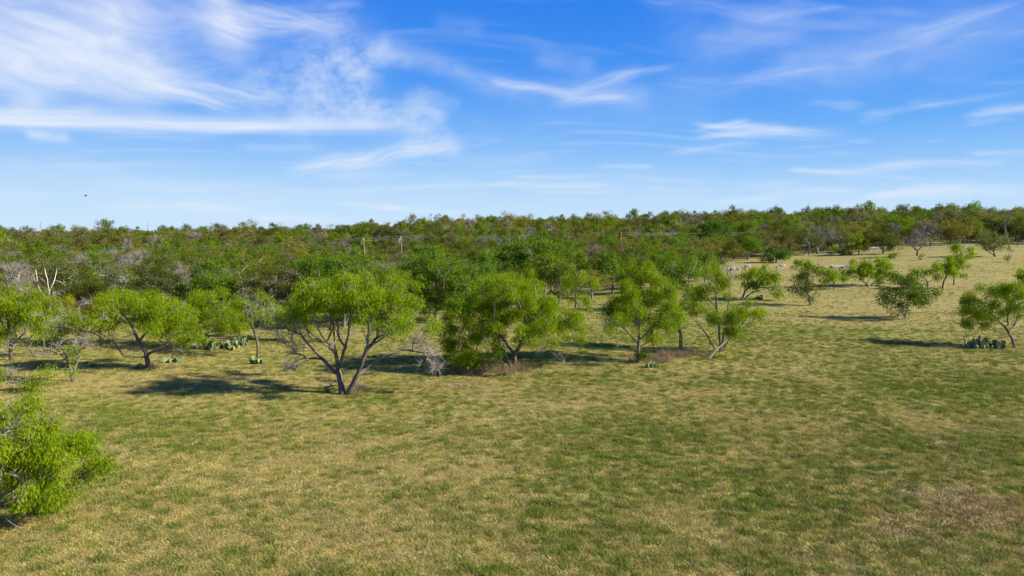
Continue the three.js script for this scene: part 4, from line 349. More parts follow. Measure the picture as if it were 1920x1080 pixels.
  {"k":"mesquite","p":[59.71,0.46,-92.07],"b":[[1.29,5.25,-0.11,1.58,0.72,1.42],[1.29,5.25,-1.31,1.45,0.66,1.42],[0.28,3.96,0.01,1.29,0.86,1.16],[0.28,3.96,0.23,1.19,0.79,1.16],[2.42,4.32,-0.28,1.01,0.86,0.91],[2.42,4.32,-0.3,0.93,0.79,0.91],[0.72,2.52,-0.16,1.15,1.01,1.03],[0.72,2.52,-1.26,1.06,0.93,1.03]],"t":[[[0.0,-0.15,-0.0],[0.04,1.8,-0.07],[0.66,3.6,-0.14],[1.67,4.82,-0.21]]],"r":0.14,"l":"taller mesquite with a leaning bough behind the pair in the right field","bare":0.06,"n":null,"c":"tree"},
  {"k":"elm","p":[85.89,1.69,-169.34],"b":[[-0.41,3.42,-0.13,2.25,1.98,2.02],[-0.41,3.42,-0.08,2.07,1.82,2.02],[-0.41,3.42,0.68,2.07,1.82,2.02],[-1.42,2.37,-0.11,1.59,1.59,1.43],[-1.42,2.37,1.61,1.46,1.46,1.43],[-1.42,2.37,1.05,1.46,1.46,1.43],[0.96,2.1,0.47,1.59,1.32,1.43],[0.96,2.1,0.64,1.46,1.22,1.43],[0.96,2.1,0.57,1.46,1.22,1.43]],"t":[[[0,-0.15,0],[0.05,1.6056000000000001,0],[0.1,3.0105000000000004,0.1]]],"r":0.2,"l":"bright green round tree at the far edge of the right field","bare":0.06,"n":null,"c":"tree","tint":[1.9,1.35,0.9]},
  {"k":"mesquite","p":[83.14,1.58,-172.41],"b":[[-0.85,1.06,0.05,2.15,1.35,1.94],[-0.85,1.06,1.13,1.98,1.24,1.94],[-0.85,1.06,-0.52,1.98,1.24,1.94],[0.92,0.39,0.12,1.62,1.21,1.45],[0.92,0.39,0.68,1.49,1.11,1.45],[0.92,0.39,0.08,1.49,1.11,1.45],[-2.42,0.3,-0.27,1.35,1.08,1.21],[-2.42,0.3,-1.6,1.24,0.99,1.21],[-2.42,0.3,-1.57,1.24,0.99,1.21]],"t":[[[0,-0.15,0],[0.05,0.5860000000000001,0],[0.1,1.0987500000000001,0.1]]],"r":0.14,"l":"yellow green mesquite below the bright round tree","bare":0.06,"n":null,"c":"tree"},
  {"k":"juniper","p":[91.27,1.99,-168.33],"b":[[-0.84,4.05,-0.25,2.89,1.58,2.6],[-0.84,4.05,0.41,2.66,1.45,2.6],[-0.84,4.05,1.33,2.66,1.45,2.6],[2.48,3.14,0.37,2.1,1.45,1.89],[2.48,3.14,-0.99,1.93,1.33,1.89],[2.48,3.14,2.2,1.93,1.33,1.89],[-2.09,2.74,-0.39,1.84,1.31,1.66],[-2.09,2.74,1.11,1.69,1.21,1.66],[-2.09,2.74,-2.19,1.69,1.21,1.66],[0.83,1.83,0.43,2.63,1.05,2.37],[0.83,1.83,0.87,2.42,0.97,2.37],[0.83,1.83,2.34,2.42,0.97,2.37]],"t":[[[0,-0.15,0],[0.05,1.8096,0],[0.1,3.393,0.1]]],"r":0.25,"l":"umbrella shaped dark juniper by the far field fence","bare":0.06,"n":null,"c":"tree"},
  {"k":"bare","p":[89.5,2.25,-151.11],"b":[[-0.67,3.99,0.54,2.36,1.65,2.12],[-0.67,3.99,0.77,2.17,1.52,2.12],[-0.67,3.99,1.39,2.17,1.52,2.12],[1.71,3.4,0.33,1.65,1.42,1.49],[1.71,3.4,0.46,1.52,1.3,1.49],[1.71,3.4,-1.2,1.52,1.3,1.49],[-1.81,3.17,0.02,1.65,1.18,1.49],[-1.81,3.17,1.63,1.52,1.09,1.49],[-1.81,3.17,-1.07,1.52,1.09,1.49]],"t":[[[0.01,-0.15,0.0],[-0.05,1.05,0.27],[0.95,2.23,0.54],[2.05,3.64,0.81]],[[-0.05,0.93,0.0],[-1.17,2.23,0.04],[-2.04,3.17,0.08]]],"r":0.3,"l":"crooked leafless grey tree in front of the far fence","bare":0.06,"n":null,"c":"tree"},
  {"k":"oak","p":[99.83,2.41,-141.19],"b":[[-0.68,3.94,-0.16,2.65,1.54,2.38],[-0.68,3.94,-2.2,2.43,1.42,2.38],[-0.68,3.94,-0.49,2.43,1.42,2.38],[1.37,2.85,-0.48,1.76,1.54,1.59],[1.37,2.85,0.68,1.62,1.42,1.59],[1.37,2.85,1.77,1.62,1.42,1.59],[-2.52,3.4,0.61,1.76,1.32,1.59],[-2.52,3.4,0.5,1.62,1.22,1.59],[-2.52,3.4,-0.5,1.62,1.22,1.59],[-0.99,1.75,-0.58,1.98,0.99,1.79],[-0.99,1.75,0.84,1.83,0.91,1.79],[-0.99,1.75,0.24,1.83,0.91,1.79]],"t":[[[0.01,-0.15,0.0],[-0.51,1.2,0.2],[-1.27,2.85,0.4]],[[-0.01,0.1,-0.0],[-1.83,1.2,-0.12],[-2.45,2.3,-0.23]]],"r":0.22,"l":"grey green oak leaning left on the right slope","bare":0.06,"n":null,"c":"tree"},
  {"k":"juniper","p":[94.19,1.74,-129.82],"b":[[-0.06,1.01,0.14,0.91,0.81,0.82],[-0.11,1.82,-0.1,0.61,0.61,0.55]],"t":[[[0,-0.15,0],[0.05,0.8012000000000001,0],[0.1,1.50225,0.1]]],"r":0.1,"l":"small cone shaped juniper alone on the right slope","bare":0.06,"n":"juniper_shrub","c":"shrub"},
  {"k":"elm","p":[81.0,1.69,-144.9],"b":[[-0.05,1.01,-0.12,1.36,0.79,1.22],[-0.05,1.01,-0.44,1.25,0.73,1.22],[-0.94,0.67,0.08,0.9,0.57,0.81],[-0.94,0.67,0.75,0.83,0.52,0.81]],"t":[[[0,-0.15,0],[0.05,0.49879999999999997,0],[0.1,0.9352499999999999,0.1]]],"r":0.08,"l":"low round bush at the foot of the far fence","bare":0.06,"n":"green_bush","c":"shrub"},
  {"k":"elm","p":[83.0,1.72,-139.51],"b":[[0.18,0.75,-0.14,1.09,0.65,0.98]],"t":[[[0,-0.15,0],[0.05,0.37800000000000006,0],[0.1,0.70875,0.1]]],"r":0.08,"l":"small dark bush below the crooked leafless tree","bare":0.06,"n":"green_bush","c":"shrub","tint":[0.7,0.75,0.8]},
  {"k":"mesquite","p":[64.16,0.39,-84.83],"b":[[-0.61,2.19,0.09,1.06,0.93,0.95],[-0.61,2.19,0.56,0.97,0.85,0.95],[0.56,1.66,-0.19,1.32,1.19,1.19],[0.56,1.66,-0.92,1.22,1.1,1.19]],"t":[[[0.0,-0.15,0.0],[-0.53,0.99,0.03],[-0.99,1.99,0.06]]],"r":0.12,"l":"mesquite cut by the right edge above the cactus bed","bare":0.06,"n":null,"c":"tree"},
  {"k":"elm","p":[49.5,0.93,-168.67],"b":[[-0.17,6.81,0.68,4.21,2.63,3.79],[-0.17,6.81,2.33,3.88,2.42,3.79],[-0.17,6.81,1.41,3.88,2.42,3.79],[-2.21,4.45,-0.17,2.9,2.63,2.61],[-2.21,4.45,-0.46,2.66,2.42,2.61],[-2.21,4.45,0.18,2.66,2.42,2.61],[2.01,3.8,0.83,3.16,2.9,2.84],[2.01,3.8,-1.22,2.91,2.66,2.84],[2.01,3.8,-1.35,2.91,2.66,2.84],[-0.05,2.09,0.22,3.95,1.84,3.56],[-0.05,2.09,2.87,3.63,1.7,3.56],[-0.05,2.09,-1.93,3.63,1.7,3.56],[-1.0,8.38,-0.96,2.63,1.32,2.37],[-1.0,8.38,-2.37,2.42,1.21,2.37],[-1.0,8.38,0.39,2.42,1.21,2.37]],"t":[[[0,-0.15,0],[0.05,3.5104000000000006,0],[0.1,6.582000000000001,0.1]]],"r":0.35,"l":"big dark green tree standing out of the wood beyond the right field","bare":0.06,"n":null,"c":"tree","tint":[0.6,0.72,0.8]},
  {"k":"juniper","p":[55.78,0.93,-162.38],"b":[[-0.13,4.55,0.21,3.55,2.03,3.19],[-0.13,4.55,-1.92,3.27,1.87,3.19],[-0.13,4.55,-1.88,3.27,1.87,3.19],[-2.61,2.65,0.19,2.54,1.77,2.28],[-2.61,2.65,0.89,2.33,1.63,2.28],[-2.61,2.65,1.16,2.33,1.63,2.28],[2.2,2.65,0.46,2.79,1.77,2.51],[2.2,2.65,-2.67,2.57,1.63,2.51],[2.2,2.65,-0.09,2.57,1.63,2.51]],"t":[[[0,-0.15,0],[0.05,2.0636,0],[0.1,3.86925,0.1]]],"r":0.3,"l":"wide dark juniper right of the big dark green tree","bare":0.06,"n":null,"c":"tree"},
  {"k":"elm","p":[56.81,0.91,-146.95],"b":[[-0.66,2.52,0.44,2.75,1.38,2.48],[-0.66,2.52,1.79,2.53,1.27,2.48],[-0.66,2.52,-0.71,2.53,1.27,2.48],[1.1,1.37,0.46,2.06,1.38,1.86],[1.1,1.37,0.57,1.9,1.27,1.86],[1.1,1.37,1.67,1.9,1.27,1.86],[-1.75,0.92,-0.35,1.61,1.03,1.45],[-1.75,0.92,0.77,1.48,0.95,1.45],[-1.75,0.92,1.34,1.48,0.95,1.45]],"t":[[[0,-0.15,0],[0.05,1.1736000000000002,0],[0.1,2.2005,0.1]]],"r":0.2,"l":"dark shrubby tree at the end of the pale bank","bare":0.06,"n":null,"c":"tree","tint":[0.6,0.7,0.8]},
  {"k":"juniper","p":[-34.58,-1.25,-186.01],"b":[[-0.88,8.53,-0.05,3.78,2.03,3.4],[-0.88,8.53,-2.54,3.47,1.87,3.4],[-0.88,8.53,-1.95,3.47,1.87,3.4],[2.73,7.81,-0.73,3.19,2.03,2.88],[2.73,7.81,-2.59,2.94,1.87,2.88],[2.73,7.81,-2.21,2.94,1.87,2.88],[-0.2,5.64,0.25,3.49,2.03,3.14],[-0.2,5.64,-2.51,3.21,1.87,3.14],[-0.2,5.64,1.64,3.21,1.87,3.14]],"t":[[[-0.0,-0.15,0.0],[-0.25,2.75,0.21],[-0.92,5.64,0.42],[-1.32,7.81,0.63]],[[0.01,0.57,0.0],[1.51,3.47,0.42],[3.0,6.37,0.84]]],"r":0.4,"l":"dark stemmed juniper shading the gap in the wood","bare":0.06,"n":null,"c":"tree"},
  {"k":"elm","p":[39.08,0.96,-189.01],"b":[[0.34,5.57,0.45,2.51,1.77,2.26],[0.34,5.57,0.94,2.31,1.63,2.26],[0.34,5.57,1.88,2.31,1.63,2.26],[-1.09,3.37,0.67,2.07,1.77,1.86],[-1.09,3.37,0.55,1.9,1.63,1.86],[-1.09,3.37,2.06,1.9,1.63,1.86],[2.15,3.37,-0.59,2.07,1.77,1.86],[2.15,3.37,-1.76,1.9,1.63,1.86],[2.15,3.37,-1.93,1.9,1.63,1.86]],"t":[[[0,-0.15,0],[0.05,2.4404000000000003,0],[0.1,4.57575,0.1]]],"r":0.25,"l":"bright green tree standing in the wood right of the wooden pole","bare":0.06,"n":null,"c":"tree"},
  {"k":"oakdead","p":[125.42,3.18,-172.41],"b":[],"t":[[[0.0,-0.15,-0.0],[-0.71,2.81,-0.16],[-1.46,6.15,-0.33],[-1.26,9.48,-0.49]],[[-1.28,5.49,-0.0],[-0.06,7.49,-0.11],[1.1,8.15,-0.21]],[[-1.31,8.15,-0.0],[-0.61,9.75,-0.07]],[[-0.89,3.48,0.0],[-2.35,5.49,0.15],[-3.24,6.82,0.3]]],"r":0.22,"l":"tall bare dead tree sticking out of the oaks at the right edge","bare":0.06,"n":null,"c":"tree","dead":[[-0.67,8.55,0,1.62,1.35,1.62]],"dn":16},
];
let triangles = 0;
TREES.forEach((t, i) => {
  t.seed = 101 + i * 7;
  const D = -t.p[2], far = D > 75, o = thing(t.n || NAME[t.k], t.l, t.c, t.p[0], terrain(t.p[0], t.p[2]), t.p[2], t.k === 'mesquite' ? 'mesquites of the pasture' : undefined);
  const parts = growTree(t, far ? { leafScale: 1.7, leafMult: 0.6, dens: 0.62, tri: true, rMin: 0.02, step: 0.5, twigMult: 0.7, clump: 0.4 } : D > 48 ? { leafScale: 1.0, leafMult: 1.0, dens: 0.95, rMin: 0.012, step: 0.36 } : D < 25 ? { dens: 1.25, leafScale: 0.5, leafMult: 2.6, crScale: 1.1, clump: 0.28, rMin: 0.011 } : { dens: 1.05, leafScale: 0.66, leafMult: 1.9, crScale: 1.22, rMin: 0.014 });
  for (const k of ['leaves', 'twigs']) if (parts[k]) triangles += parts[k].attributes.position.count / 3;
  if (parts.trunk) triangles += parts.trunk.index.count / 3;
  assemble(o, parts);
  if (t.sprout) {
    const s = growTree({ k: 'elm', seed: i, t: [[[0, 0, 0], [0.05, 0.3, 0]]], b: [[0, 0.45, 0.1, 0.42, 0.35, 0.4], [0.15, 0.3, 0.2, 0.4, 0.2, 0.4]], r: 0.03, bare: 0, tint: [0.55, 0.65, 0.8], dens: 4 }, { leafScale: 0.8 });
    mesh('sprout', s.leaves, leafMat, o).userData.kind = 'stuff';
  }
});
console.log('pasture trees', triangles);

// ---------------------------------------------------------------- the wood
const edge = [[-1.4, 62], [-0.5, 63], [-0.2, 64], [0, 66], [0.1, 74], [0.2, 82], [0.3, 95], [0.38, 115], [0.45, 150], [0.55, 172], [0.75, 190], [1.4, 190]];
const edgeAt = (t) => { let i = 0; while (i < edge.length - 2 && t > edge[i + 1][0]) i++; return mix(edge[i][1], edge[i + 1][1], Math.min(1, Math.max(0, (t - edge[i][0]) / (edge[i + 1][0] - edge[i][0])))); };
const CLEAR = [[-37, -186, 9, 16], [-32, -160, 5, 10], [9.5, -104, 4.5, 14], [24.6, -152, 6, 9], [46, -134, 18, 15], [60, -140, 15, 14], [-70, -128, 6, 4], [-43.5, -65, 5.5, 6]];
const rw = mulberry(2024), wood = [], cell = new Map();
for (let tries = 0; tries < 90000; tries++) {
  const t = (rw() * 2 - 1) * 1.25, D = Math.sqrt(mix(60 * 60, 470 * 470, Math.pow(rw(), 1.25))), x = t * D * 0.75, z = -D;
  const pick = rw(), size = rw(), turn = rw() * 6.28, sp = (D < 110 ? 4.0 : D < 200 ? 4.3 : 5.2) * (0.8 + 0.45 * size);
  if (D < edgeAt(t) + 4 * N2(t * 6, 3)) continue;
  if (CLEAR.some((c) => ((x - c[0]) / c[2]) ** 2 + ((z - c[1]) / c[3]) ** 2 < 1)) continue;
  const ci = Math.floor(x / 8), cj = Math.floor(z / 8); let ok = true;
  for (let a = -1; a <= 1 && ok; a++) for (let b = -1; b <= 1 && ok; b++) for (const w of cell.get((ci + a) * 4096 + cj + b) || []) if (Math.hypot(w.x - x, w.z - z) < Math.min(sp, 7.5)) { ok = false; break; }
  if (ok) for (const q of TREES) if (Math.hypot(q.p[0] - x, q.p[2] - z) < (D > 100 ? 5.5 : 4)) { ok = false; break; }
  if (!ok) continue;
  // stands of one kind: the left is grey and olive, the middle greener, the right oak
  const reg = N2(x * 0.022 + 5, z * 0.022), k = pick + reg * 0.22;
  const kind = k < 0.32 ? 'juniper' : k < 0.55 ? 'oak' : k < 0.64 + 0.06 * t ? 'tan' : k < 0.97 - (t < -0.4 ? 0.07 : 0) ? 'elm' : 'bare';
  const w = { x, z, D, t, kind, s: D < 200 ? 0.88 + 0.6 * size * size + 0.12 * N2(x * 0.05, z * 0.05) : 0.85 + 0.95 * size * size * size + 0.2 * N2(x * 0.03, z * 0.03), turn, v: Math.floor(rw() * 4) };
  if (t > 0.3 && D > 130) w.s *= D < 240 ? 1.35 : 1.15;
  wood.push(w); const key = ci * 4096 + cj; if (!cell.has(key)) cell.set(key, []); cell.get(key).push(w);
}
function wildSpec(kind, seed) {
  const r = mulberry(seed), k = kind === 'tan' ? 'oak' : kind, h = kind === 'juniper' ? 4.3 : kind === 'elm' ? 4.9 : kind === 'bare' ? 4.6 : 4.8, w = kind === 'juniper' ? 2.1 : 2.5, b = [];
  const low = kind === 'juniper' ? 0.7 : kind === 'elm' ? 1.0 : 1.4;
  for (let i = 0; i < 9; i++) { const a = i * 2.4 + r(), q = i < 2 ? 0 : 0.35 + 0.4 * r(), y = mix(low + 0.7, h - 0.5, i === 0 ? 0.95 : r() * (1 - q * 0.4)), rr = 0.75 + 0.5 * r(); b.push([Math.cos(a) * q * w, y, Math.sin(a) * q * w, rr * 1.15, rr * 0.85, rr * 1.15]); }
  return { k, seed, b, t: [[[0, -0.3, 0], [0.1, 0.9, 0.05], [0.25 * (r() - 0.5), h * 0.6, 0.2]], [[0.05, 0.5, 0], [0.6, 1.5, 0.4], [1.0, 2.6, 0.5]], [[0.05, 0.6, 0], [-0.6, 1.5, -0.3], [-0.9, 2.5, -0.5]]], r: kind === 'juniper' ? 0.16 : 0.18, bare: kind === 'oak' || kind === 'tan' ? 0.12 : kind === 'juniper' ? 0.08 : 0.1, tint: kind === 'tan' ? [1.35, 1.2, 0.7] : [0.9 + 0.25 * r(), 0.9 + 0.2 * r(), 1] };
}
const KINDS = ['juniper', 'oak', 'tan', 'elm', 'bare'], midParts = {}, farGeo = {};
KINDS.forEach((k, ki) => {
  midParts[k] = [0, 1, 2, 3].map((v) => growTree(wildSpec(k, 900 + ki * 31 + v * 7), { leafScale: k === 'bare' ? 1.5 : 1.15, leafMult: k === 'bare' ? 0.8 : 1.35, dens: 0.8, crScale: 1.15, tri: true, rMin: 0.02, minR: 0.028, step: 0.55, twigMult: 1.0, clump: 0.5 }));
  farGeo[k] = [0, 1, 2, 3].map((v) => {
    const p = growTree(wildSpec(k, 900 + ki * 31 + v * 7), { leafScale: 2.2, leafMult: 0.6, dens: 0.55, tri: true, rMin: 0.03, minR: 0.05, step: 0.9, twigMult: 0.9, clump: 0.5 });
    return p;
  });
});
wood.sort((a, b) => a.D / a.s - b.D / b.s);
const single = [], rest = [];
for (const w of wood) (single.length < 285 && Math.abs(w.t) < 1.04 ? single : rest).push(w);
const LOOK = { juniper: ['juniper_tree', 'dark olive juniper'], oak: ['oak_tree', 'grey green oak'], tan: ['oak_tree', 'yellowish brown oak'], elm: ['leafy_tree', 'green leafy tree'], bare: ['leafless_tree', 'leafless grey tree'] };
const ZONE = [[-0.72, 'behind the left edge mesquites'], [-0.4, 'behind the twin-trunked mesquite'], [-0.12, 'behind the forked mesquite'], [0.13, 'behind the round mesquite'], [0.42, 'beyond the slim mesquite'], [0.7, 'beyond the pale bank'], [9, 'beyond the right field']];
const DEPTH = [[76, 'at the wood edge'], [92, 'near the wood edge'], [115, 'inside the wood'], [150, 'deep in the wood'], [9999, 'on the far slope']];
for (const w of single) w.kin = `${w.s > 0.95 ? 'large' : 'small'} ${LOOK[w.kind][1]} ${DEPTH.find((q) => w.D < q[0])[1]} ${ZONE.find((q) => w.t < q[0])[1]}`;
for (const w of single) {
  const [nm, look] = LOOK[w.kind], zone = ZONE.find((q) => w.t < q[0])[1], depth = DEPTH.find((q) => w.D < q[0])[1];
  const kin = `${w.s > 0.95 ? 'large' : 'small'} ${look} ${depth} ${zone}`, mates = single.filter((q) => q.kin === kin).sort((a, b) => a.t - b.t), at = mates.indexOf(w);
  const label = mates.length < 2 ? kin : `${at === 0 ? 'leftmost' : at === mates.length - 1 ? 'rightmost' : ['', 'second from left', 'third from left', 'fourth from left', 'fifth from left', 'sixth from left', 'seventh from left', 'eighth from left', 'ninth from left', 'tenth from left'][at] || 'mid'} ${kin}`;
  const o = thing(nm, label, 'tree', w.x, terrain(w.x, w.z), w.z, kin);
  o.rotation.y = w.turn; o.scale.set(w.s * 1.08, w.s * (0.82 + 0.18 * ((w.turn * 7) % 1)), w.s * 1.08);
  assemble(o, midParts[w.kind][w.v]);
}
{
  const g = new THREE.Group(); g.name = 'distant_woodland'; scene.add(g);
  tag(g, 'far woodland of junipers and oaks covering the slopes to the skyline', 'woodland', null, 'stuff');
  const M = new THREE.Matrix4(), q = new THREE.Quaternion(), up = new THREE.Vector3(0, 1, 0), tint = new THREE.Color(), rr = mulberry(8);
  for (const k of KINDS) for (let v = 0; v < 4; v++) {
    for (const near of [true, false]) {
    const list = rest.filter((w) => w.kind === k && w.v === v && (w.D < 190) === near), parts = near ? midParts[k][v] : farGeo[k][v];
    for (const [pn, gm, mt] of [['trunks', parts.trunk, barkMat], ['crowns', parts.leaves, leafMat], ['twigs', parts.twigs, twigMat]]) {
      if (!gm || !list.length) continue;
      const im = new THREE.InstancedMesh(gm, mt, list.length); im.name = 'woodland_' + pn; im.userData.kind = 'stuff'; im.castShadow = im.receiveShadow = true;
      list.forEach((w, i) => {
        const s = w.s; q.setFromAxisAngle(up, w.turn);
        M.compose(new THREE.Vector3(w.x, terrain(w.x, w.z), w.z), q, new THREE.Vector3(s, s * (0.9 + 0.3 * ((w.turn * 7) % 1)), s)); im.setMatrixAt(i, M);
        const f = 0.82 + 0.36 * ((w.turn * 13) % 1); im.setColorAt(i, tint.setRGB(f * (0.95 + 0.2 * ((w.turn * 29) % 1)), f, f));
      });
      g.add(im);
    }
    }
  }
}
console.log('wood', wood.length, 'single', single.length, 'rest', rest.length, 'last depth', single[single.length - 1].D);
for (const k of KINDS) console.log(k, midParts[k].map((p) => (p.leaves ? p.leaves.attributes.position.count / 3 : 0) + (p.twigs ? p.twigs.attributes.position.count / 3 : 0) + '+' + (p.trunk ? p.trunk.index.count / 3 : 0)).join(' '), farGeo[k].map((p) => (p.leaves ? p.leaves.attributes.position.count / 3 : 0) + (p.twigs ? p.twigs.attributes.position.count / 3 : 0)).join(' '));

// ---------------------------------------------------------------- prickly pears
{
  const padGeo = [0, 1].map((k) => { const s = new THREE.SphereGeometry(0.5, 10, 7); s.scale(k ? 0.86 : 0.78, 1, 0.15); const p = s.attributes.position; for (let i = 0; i < p.count; i++) { const y = p.getY(i); p.setX(i, p.getX(i) * (y < 0 ? 1 + y * 0.55 : 1)); } s.translate(0, 0.47, 0); s.computeVertexNormals(); return s; });
  const pads = [[0.14, 0.19, 0.06], [0.22, 0.265, 0.10], [0.085, 0.125, 0.045]].map((c) => new THREE.MeshStandardMaterial({ color: new THREE.Color().setRGB(...c), roughness: 0.6 }));
  /*CACTI*/
  for (const [i, [x, y, z, w, h, label, n]] of ([[31.84, -0.02, -45.93, 2.9, 1.0, "bed of dark prickly pear under the leaning mesquite at the right edge", 70], [-19.65, -0.07, -45.66, 2.6, 0.75, "long pale green row of prickly pear under the left mesquites", 60], [-18.98, -0.11, -47.33, 1.0, 0.7, "dark end clump of prickly pear beside the long pale row", 24], [-15.28, -0.02, -40.42, 0.85, 0.5, "prickly pear at the foot of the thin young mesquite", 16], [-21.2, 0.08, -38.37, 0.4, 0.4, "small prickly pear left of the twin dark trunks", 8], [-20.3, 0.04, -40.42, 1.0, 0.35, "low dark prickly pear in the shade right of the twin trunks", 18], [27.6, 0.12, -76.46, 1.7, 0.7, "dark prickly pear clump below the leaning bare-trunked mesquite", 34], [8.09, 0.05, -38.99, 0.7, 0.3, "pale low prickly pear beside the slim mesquite's sprout", 10]]).entries()) {
    const r = mulberry(300 + i), o = thing('prickly_pear', label, 'cactus', x, terrain(x, z), z, 'prickly pears of the pasture');
    for (let k = 0; k < n;) {
      let px = (r() * 2 - 1) * w * 0.46, pz = (r() * 2 - 1) * Math.min(0.7, w * 0.25), py = -0.04, turn = r() * 3.14;
      const lv = 1 + Math.floor(r() * Math.max(1, h / 0.42));
      for (let l = 0; l < lv && k < n; l++, k++) {
        const s = 0.27 + r() * 0.14, m = mesh('pad', padGeo[k % 2], pads[i === 1 || i === 7 ? (r() < 0.75 ? 1 : 0) : r() < 0.15 ? 1 : r() < 0.6 ? 2 : 0], o), lean = (r() - 0.5) * 0.9;
        turn += (r() - 0.5) * 1.4;
        m.position.set(px, py, pz); m.rotation.set((r() - 0.5) * 0.5, turn, lean, 'YZX'); m.scale.setScalar(s);
        const d = new THREE.Vector3(0, s * 0.82, 0).applyEuler(m.rotation); px += d.x; py += d.y; pz += d.z;
      }
    }
  }
}

// ---------------------------------------------------------------- poles, wires, far things
const wood1 = new THREE.MeshStandardMaterial({ color: new THREE.Color().setRGB(0.36, 0.17, 0.07), roughness: 0.9 }), wood2 = new THREE.MeshStandardMaterial({ color: new THREE.Color().setRGB(0.2, 0.16, 0.125), roughness: 0.9 });
const steel = new THREE.MeshStandardMaterial({ color: new THREE.Color().setRGB(0.4, 0.42, 0.45), roughness: 0.5, metalness: 0.3 }), wireMat = new THREE.MeshStandardMaterial({ color: new THREE.Color().setRGB(0.32, 0.31, 0.3), roughness: 0.5 });
function pole(x, z, top, mat, label, can, lean = 0) {
  const y = terrain(x, z), h = top - y, o = thing('utility_pole', label, 'pole', x, y, z, 'poles of the power line');
  const g = new THREE.CylinderGeometry(0.12, 0.19, h + 0.4, 10); g.translate(0, (h - 0.4) / 2, 0); mesh('post', g, mat, o);
  const arm = new THREE.BoxGeometry(0.1, 0.12, 1.9); arm.translate(0, h - 0.5, 0.14); const a = mesh('crossarm', arm, mat, o); 
  for (const s of [-0.85, 0.85]) { const i = new THREE.CylinderGeometry(0.05, 0.07, 0.2, 8); i.translate(0, h - 0.34, 0.14 + s); mesh('insulator', i, steel, o); }
  if (can) { const c = new THREE.CylinderGeometry(0.3, 0.3, 0.9, 14); c.translate(-0.42, h - 1.1, 0); const m = mesh('transformer', c, steel, o); const l = new THREE.CylinderGeometry(0.32, 0.32, 0.08, 14); l.translate(-0.42, h - 0.62, 0); mesh('lid', l, steel, m); const c2 = new THREE.BoxGeometry(1.5, 0.12, 0.12); c2.translate(0, h - 1.05, 0.24); mesh('bracket', c2, steel, o); }
  o.rotation.z = lean;
  return [x, top - 0.25, z];
}
const ends = [[-112, 3.0, -137], pole(-32.1, -150, 6.2, wood2, 'short grey utility pole leaning in the middle of the wood', false, 0.06), pole(-26.7, -165, 6.5, wood2, 'utility pole with a pale transformer above the leafy wood', true), pole(24.6, -155, 7.4, wood1, 'reddish wooden utility pole standing clear in the wood', false), [68, 7.4, -178]];
[[0.85, 'upper'], [-0.85, 'lower']].forEach(([off, nm]) => {
  const pts = [];
  for (let i = 0; i < ends.length - 1; i++) { const a = ends[i], b = ends[i + 1]; for (let k = i ? 1 : 0; k <= 12; k++) { const u = k / 12, s = Math.hypot(b[0] - a[0], b[2] - a[2]); pts.push(new THREE.Vector3(mix(a[0], b[0], u), mix(a[1], b[1], u) - 4 * u * (1 - u) * s * 0.006 + (off > 0 ? 0.1 : -0.35), mix(a[2], b[2], u) + 0.14 + off)); } }
  const m = new THREE.Mesh(new THREE.TubeGeometry(new THREE.CatmullRomCurve3(pts), 160, 0.013, 5), wireMat); m.name = numbered('power_line'); tag(m, `${nm} thin wire of the power line strung across the wood`, 'wire'); m.castShadow = true; scene.add(m);
});
function bar(a, b, r, list) { const A = new THREE.Vector3(...a), B = new THREE.Vector3(...b), g = new THREE.CylinderGeometry(r, r, A.distanceTo(B), 5); g.applyQuaternion(new THREE.Quaternion().setFromUnitVectors(new THREE.Vector3(0, 1, 0), B.clone().sub(A).normalize())); g.translate((A.x + B.x) / 2, (A.y + B.y) / 2, (A.z + B.z) / 2); list.push(g); return g; }
function tower(x, z, top, label) {
  const y = terrain(x, z), h = top - y, o = thing('lattice_tower', label, 'pylon', x, y, z, 'pylons on the horizon');
  const w = (u) => mix(3.6, 1.0, Math.min(1, u * 1.5));
  for (const [sx, sz] of [[1, 1], [1, -1], [-1, 1], [-1, -1]]) { mesh('leg', bar([sx * w(0), -1, sz * w(0)], [sx * w(0.67), h * 0.67, sz * w(0.67)], 0.3, []), steel, o); mesh('leg', bar([sx * w(0.67), h * 0.67, sz * w(0.67)], [sx, h, sz], 0.28, []), steel, o); }
  for (let k = 1; k < 8; k++) { const u = k / 8, v = (k + 1) / 8; for (const s of [-1, 1]) { mesh('brace', bar([-w(u), h * u, s * w(u)], [w(v), h * v, s * w(v)], 0.16, []), steel, o); mesh('brace', bar([w(u), h * u, s * w(u)], [-w(v), h * v, s * w(v)], 0.16, []), steel, o); } }
  for (const u of [0.56, 0.76, 0.97]) mesh('crossarm', bar([-7 + u, h * u, 0], [7 - u, h * u, 0], 0.4, []), steel, o);
}
tower(-1786, -2600, 35, 'pale steel lattice tower on the horizon, nearest the left edge');
tower(-1539, -2900, 34, 'faint steel lattice tower on the horizon, second from the left edge');

